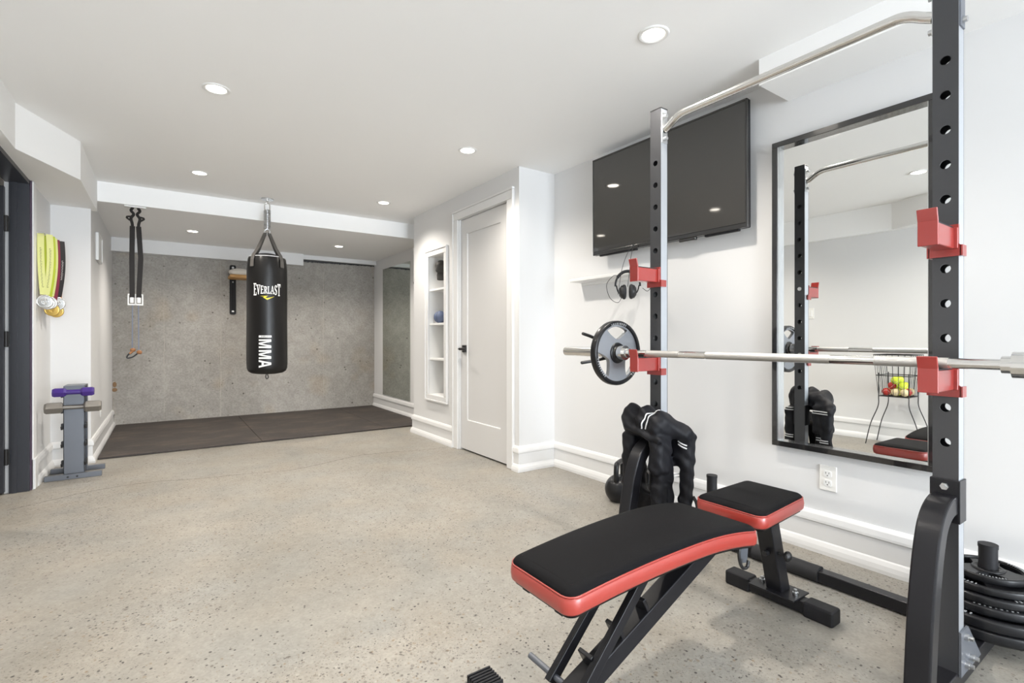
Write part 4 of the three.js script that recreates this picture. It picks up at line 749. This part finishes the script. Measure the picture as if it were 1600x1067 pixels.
// ---------------------------------------------------------------- medals on the left wall
{
  const rail = thing('medal_rail', 'thin wire medal rail on the left wall', 'hanger', [LX, 1.70, -4.80]);
  mesh('wire', [cyl([0.055, 0, -0.22], [0.055, 0, 0.24], 0.003, 8)], mat.zinc, rail);
  for (const z of [-0.20, 0.22]) mesh('standoff', cyl([0, 0, z], [0.055, 0, z], 0.004, 8), mat.zinc, rail);
  const pr = (bg, fg, tx, seedc) => { const c = document.createElement('canvas'); c.width = 64; c.height = 512; const x = c.getContext('2d'); x.fillStyle = bg; x.fillRect(0, 0, 64, 512); x.fillStyle = fg; for (const [a, b, w, h] of tx) x.fillRect(a, b, w, h); const t = new THREE.CanvasTexture(c); t.colorSpace = THREE.SRGBColorSpace; t.magFilter = THREE.LinearFilter; return M(1, 1, 1, 0.55, { map: t }); };
  const print = (x0, n, y0) => { const a = []; for (let i = 0; i < n; i++) { const y = y0 + i * 13; a.push([x0, y, 12 + (i * 7) % 8, 3], [x0 + ((i * 5) % 9), y + 4, 3, 5]); } return a; };
  const cols = [
    ['pale yellow ribbon medal with silver disc next to the dark door', pr('#d4d68c', '#54583a', print(24, 26, 120)), mat.silver, 0.046, 0.18, 0.052, 0.0],
    ['lime green ribbon medal with silver disc between the yellow ones', pr('#aebc2e', '#e6efc4', print(20, 20, 200)), mat.silver, 0.044, 0.11, 0.054, 0.006],
    ['cream and green ribbon medal with silver disc beside the lime one', pr('#cfd489', '#4f9c6c', print(30, 18, 260)), mat.silver, 0.045, 0.04, 0.056, 0.0],
    ['dark red ribbon medal with gold disc beside the black one', pr('#7a1f38', '#e0b060', [[26, 0, 10, 300]]), mat.gold, 0.044, -0.03, 0.060, 0.045],
    ['black ribbon medal with silver and black disc on the rail', pr('#171216', '#d8d0d0', print(26, 14, 180)), mat.silver, 0.048, -0.09, 0.080, 0.0],
    ['orange ribbon medal with gold disc at the corner end of the rail', pr('#d98a4a', '#f3d9a0', print(26, 10, 120)), mat.gold, 0.046, -0.17, 0.064, 0.05],
  ];
  for (const [lab, m, mm, r, z, x, drop] of cols) {
    const t = thing('medal', lab, 'medal', [LX + x, 1.195 - drop, -4.80 + z], -1.12);
    const H = 0.505 + drop, L = r * 2;
    const rib = [];
    for (const [a, b, o] of [[0.030, 0.008, 0.004], [-0.034, -0.008, -0.004]]) {
      const pos = [], uv = [], N = 14, w = 0.019; let prev;
      for (let i = 0; i <= N; i++) { const f = i / N, y = L + (H - L) * f, zc = b + (a - b) * Math.sin(f * PI * 0.62) * (1 - f * 0.35) , xx = o * (1 - f) + 0.010 * Math.sin(f * PI), q = [[xx, y, zc - w], [xx + 0.004, y, zc + w]]; if (prev) { const f0 = (i - 1) / N; pos.push(...prev[0], ...prev[1], ...q[1], ...prev[0], ...q[1], ...q[0]); uv.push(1, f0, 0, f0, 0, f, 1, f0, 0, f, 1, f); } prev = q; }
      const g = new THREE.BufferGeometry(); g.setAttribute('position', new THREE.Float32BufferAttribute(pos, 3)); g.setAttribute('uv', new THREE.Float32BufferAttribute(uv, 2)); g.computeVertexNormals();
      const back = g.clone().translate(-0.0012, 0, 0); rib.push(g, back);
    }
    mesh('ribbon', rib, m, t);
    const disc = lathe([[0.0001, 0.0045], [r * 0.78, 0.0045], [r * 0.82, 0.007], [r * 0.96, 0.007], [r, 0.003], [r, -0.003], [r * 0.96, -0.004], [0.0001, -0.004]], 36).rotateZ(-PI / 2).translate(0, r, 0);
    mesh('disc', [disc], mm, t);
    mesh('relief', [new THREE.TorusGeometry(r * 0.45, 0.003, 6, 5).rotateY(PI / 2).translate(0.005, r, 0), new THREE.TorusGeometry(r * 0.2, 0.003, 6, 16).rotateY(PI / 2).translate(0.005, r, 0)], mm, t);
    mesh('ring', new THREE.TorusGeometry(0.008, 0.002, 6, 16).rotateY(PI / 2).translate(0, L + 0.004, 0), mm, t);
  }
}
// ---------------------------------------------------------------- ball hopper by the left wall (seen in the mirror)
{
  const t = thing('ball_basket', 'black wire ball basket on legs by the left wall, seen in the mirror', 'basket', [-0.55, 0, -1.78], 0);
  const y0 = 0.46, y1 = 0.84, b = 0.115, a = 0.145;
  const ring = (y, r) => tube([[-r, y, -r], [0, y, -r], [r, y, -r], [r, y, 0], [r, y, r], [0, y, r], [-r, y, r], [-r, y, 0]], 0.004, 80, 6, true, 0.05);
  mesh('rim', [ring(y0, b), ring((y0 + y1) / 2, (a + b) / 2), ring(y1, a)], mat.wire, t);
  for (let i = 0; i <= 6; i++) { const f = -1 + 2 * i / 6; mesh('side_wire', [cyl([f * b, y0, b], [f * a, y1, a], 0.0022, 6), cyl([f * b, y0, -b], [f * a, y1, -a], 0.0022, 6), cyl([b, y0, f * b], [a, y1, f * a], 0.0022, 6), cyl([-b, y0, f * b], [-a, y1, f * a], 0.0022, 6), cyl([f * b, y0, -b], [f * b, y0, b], 0.0022, 6)], mat.wire, t); }
  for (const [sx, sz] of [[-1, -1], [1, -1], [1, 1], [-1, 1]]) mesh('leg', [tube([[sx * b, y1 * .8, sz * b], [sx * b, y0, sz * b], [sx * b, y0 - 0.10, sz * (b + 0.006)], [sx * (b + 0.01), 0.2, sz * (b + 0.06)], [sx * (b + 0.015), 0.005, sz * (b + 0.10)]], 0.0042, 40, 6)], mat.wire, t);
  const bm = [mat.ballGreen, mat.ballRed, mat.ballOrange, mat.ballCream], names = ['yellow green tennis ball in the wire ball basket', 'red ball in the wire ball basket', 'orange ball in the wire ball basket', 'cream ball in the wire ball basket'];
  const slots = [[-0.07, 0.5, -0.07, 1], [0.0, 0.5, -0.07, 3], [0.07, 0.5, -0.07, 1], [-0.07, 0.5, 0.0, 2], [0, 0.5, 0, 0], [0.07, 0.5, 0.0, 3], [-0.07, 0.5, 0.07, 3], [0, 0.5, 0.07, 1], [0.07, 0.5, 0.07, 3], [-0.035, 0.556, -0.04, 0], [0.04, 0.556, -0.035, 1], [-0.04, 0.556, 0.04, 0], [0.05, 0.556, 0.05, 0], [0.0, 0.61, 0.01, 0], [0.075, 0.608, 0.0, 0]];
  const cr = 1, sr = 0;
  for (const [x, y, z, k] of slots) {
    const bt = thing('ball', names[k], 'ball', [-0.55 + x * cr + z * sr, y - 0.034, -1.78 - x * sr + z * cr], rnd() * 6, 'balls in the wire basket');
    mesh('cover', new THREE.SphereGeometry(0.0335, 24, 16).translate(0, 0.0335, 0), bm[k], bt);
    const sp = []; for (let i = 0; i < 40; i++) { const q = i / 40 * 2 * PI, la = 0.55 * Math.sin(2 * q); sp.push([0.0335 * Math.cos(la) * Math.cos(q), 0.0335 + 0.0335 * Math.sin(la), 0.0335 * Math.cos(la) * Math.sin(q)]); }
    mesh('seam', tube(sp, 0.0009, 80, 4, true), mat.white, bt);
  }
}
renderer.render(scene, camera);
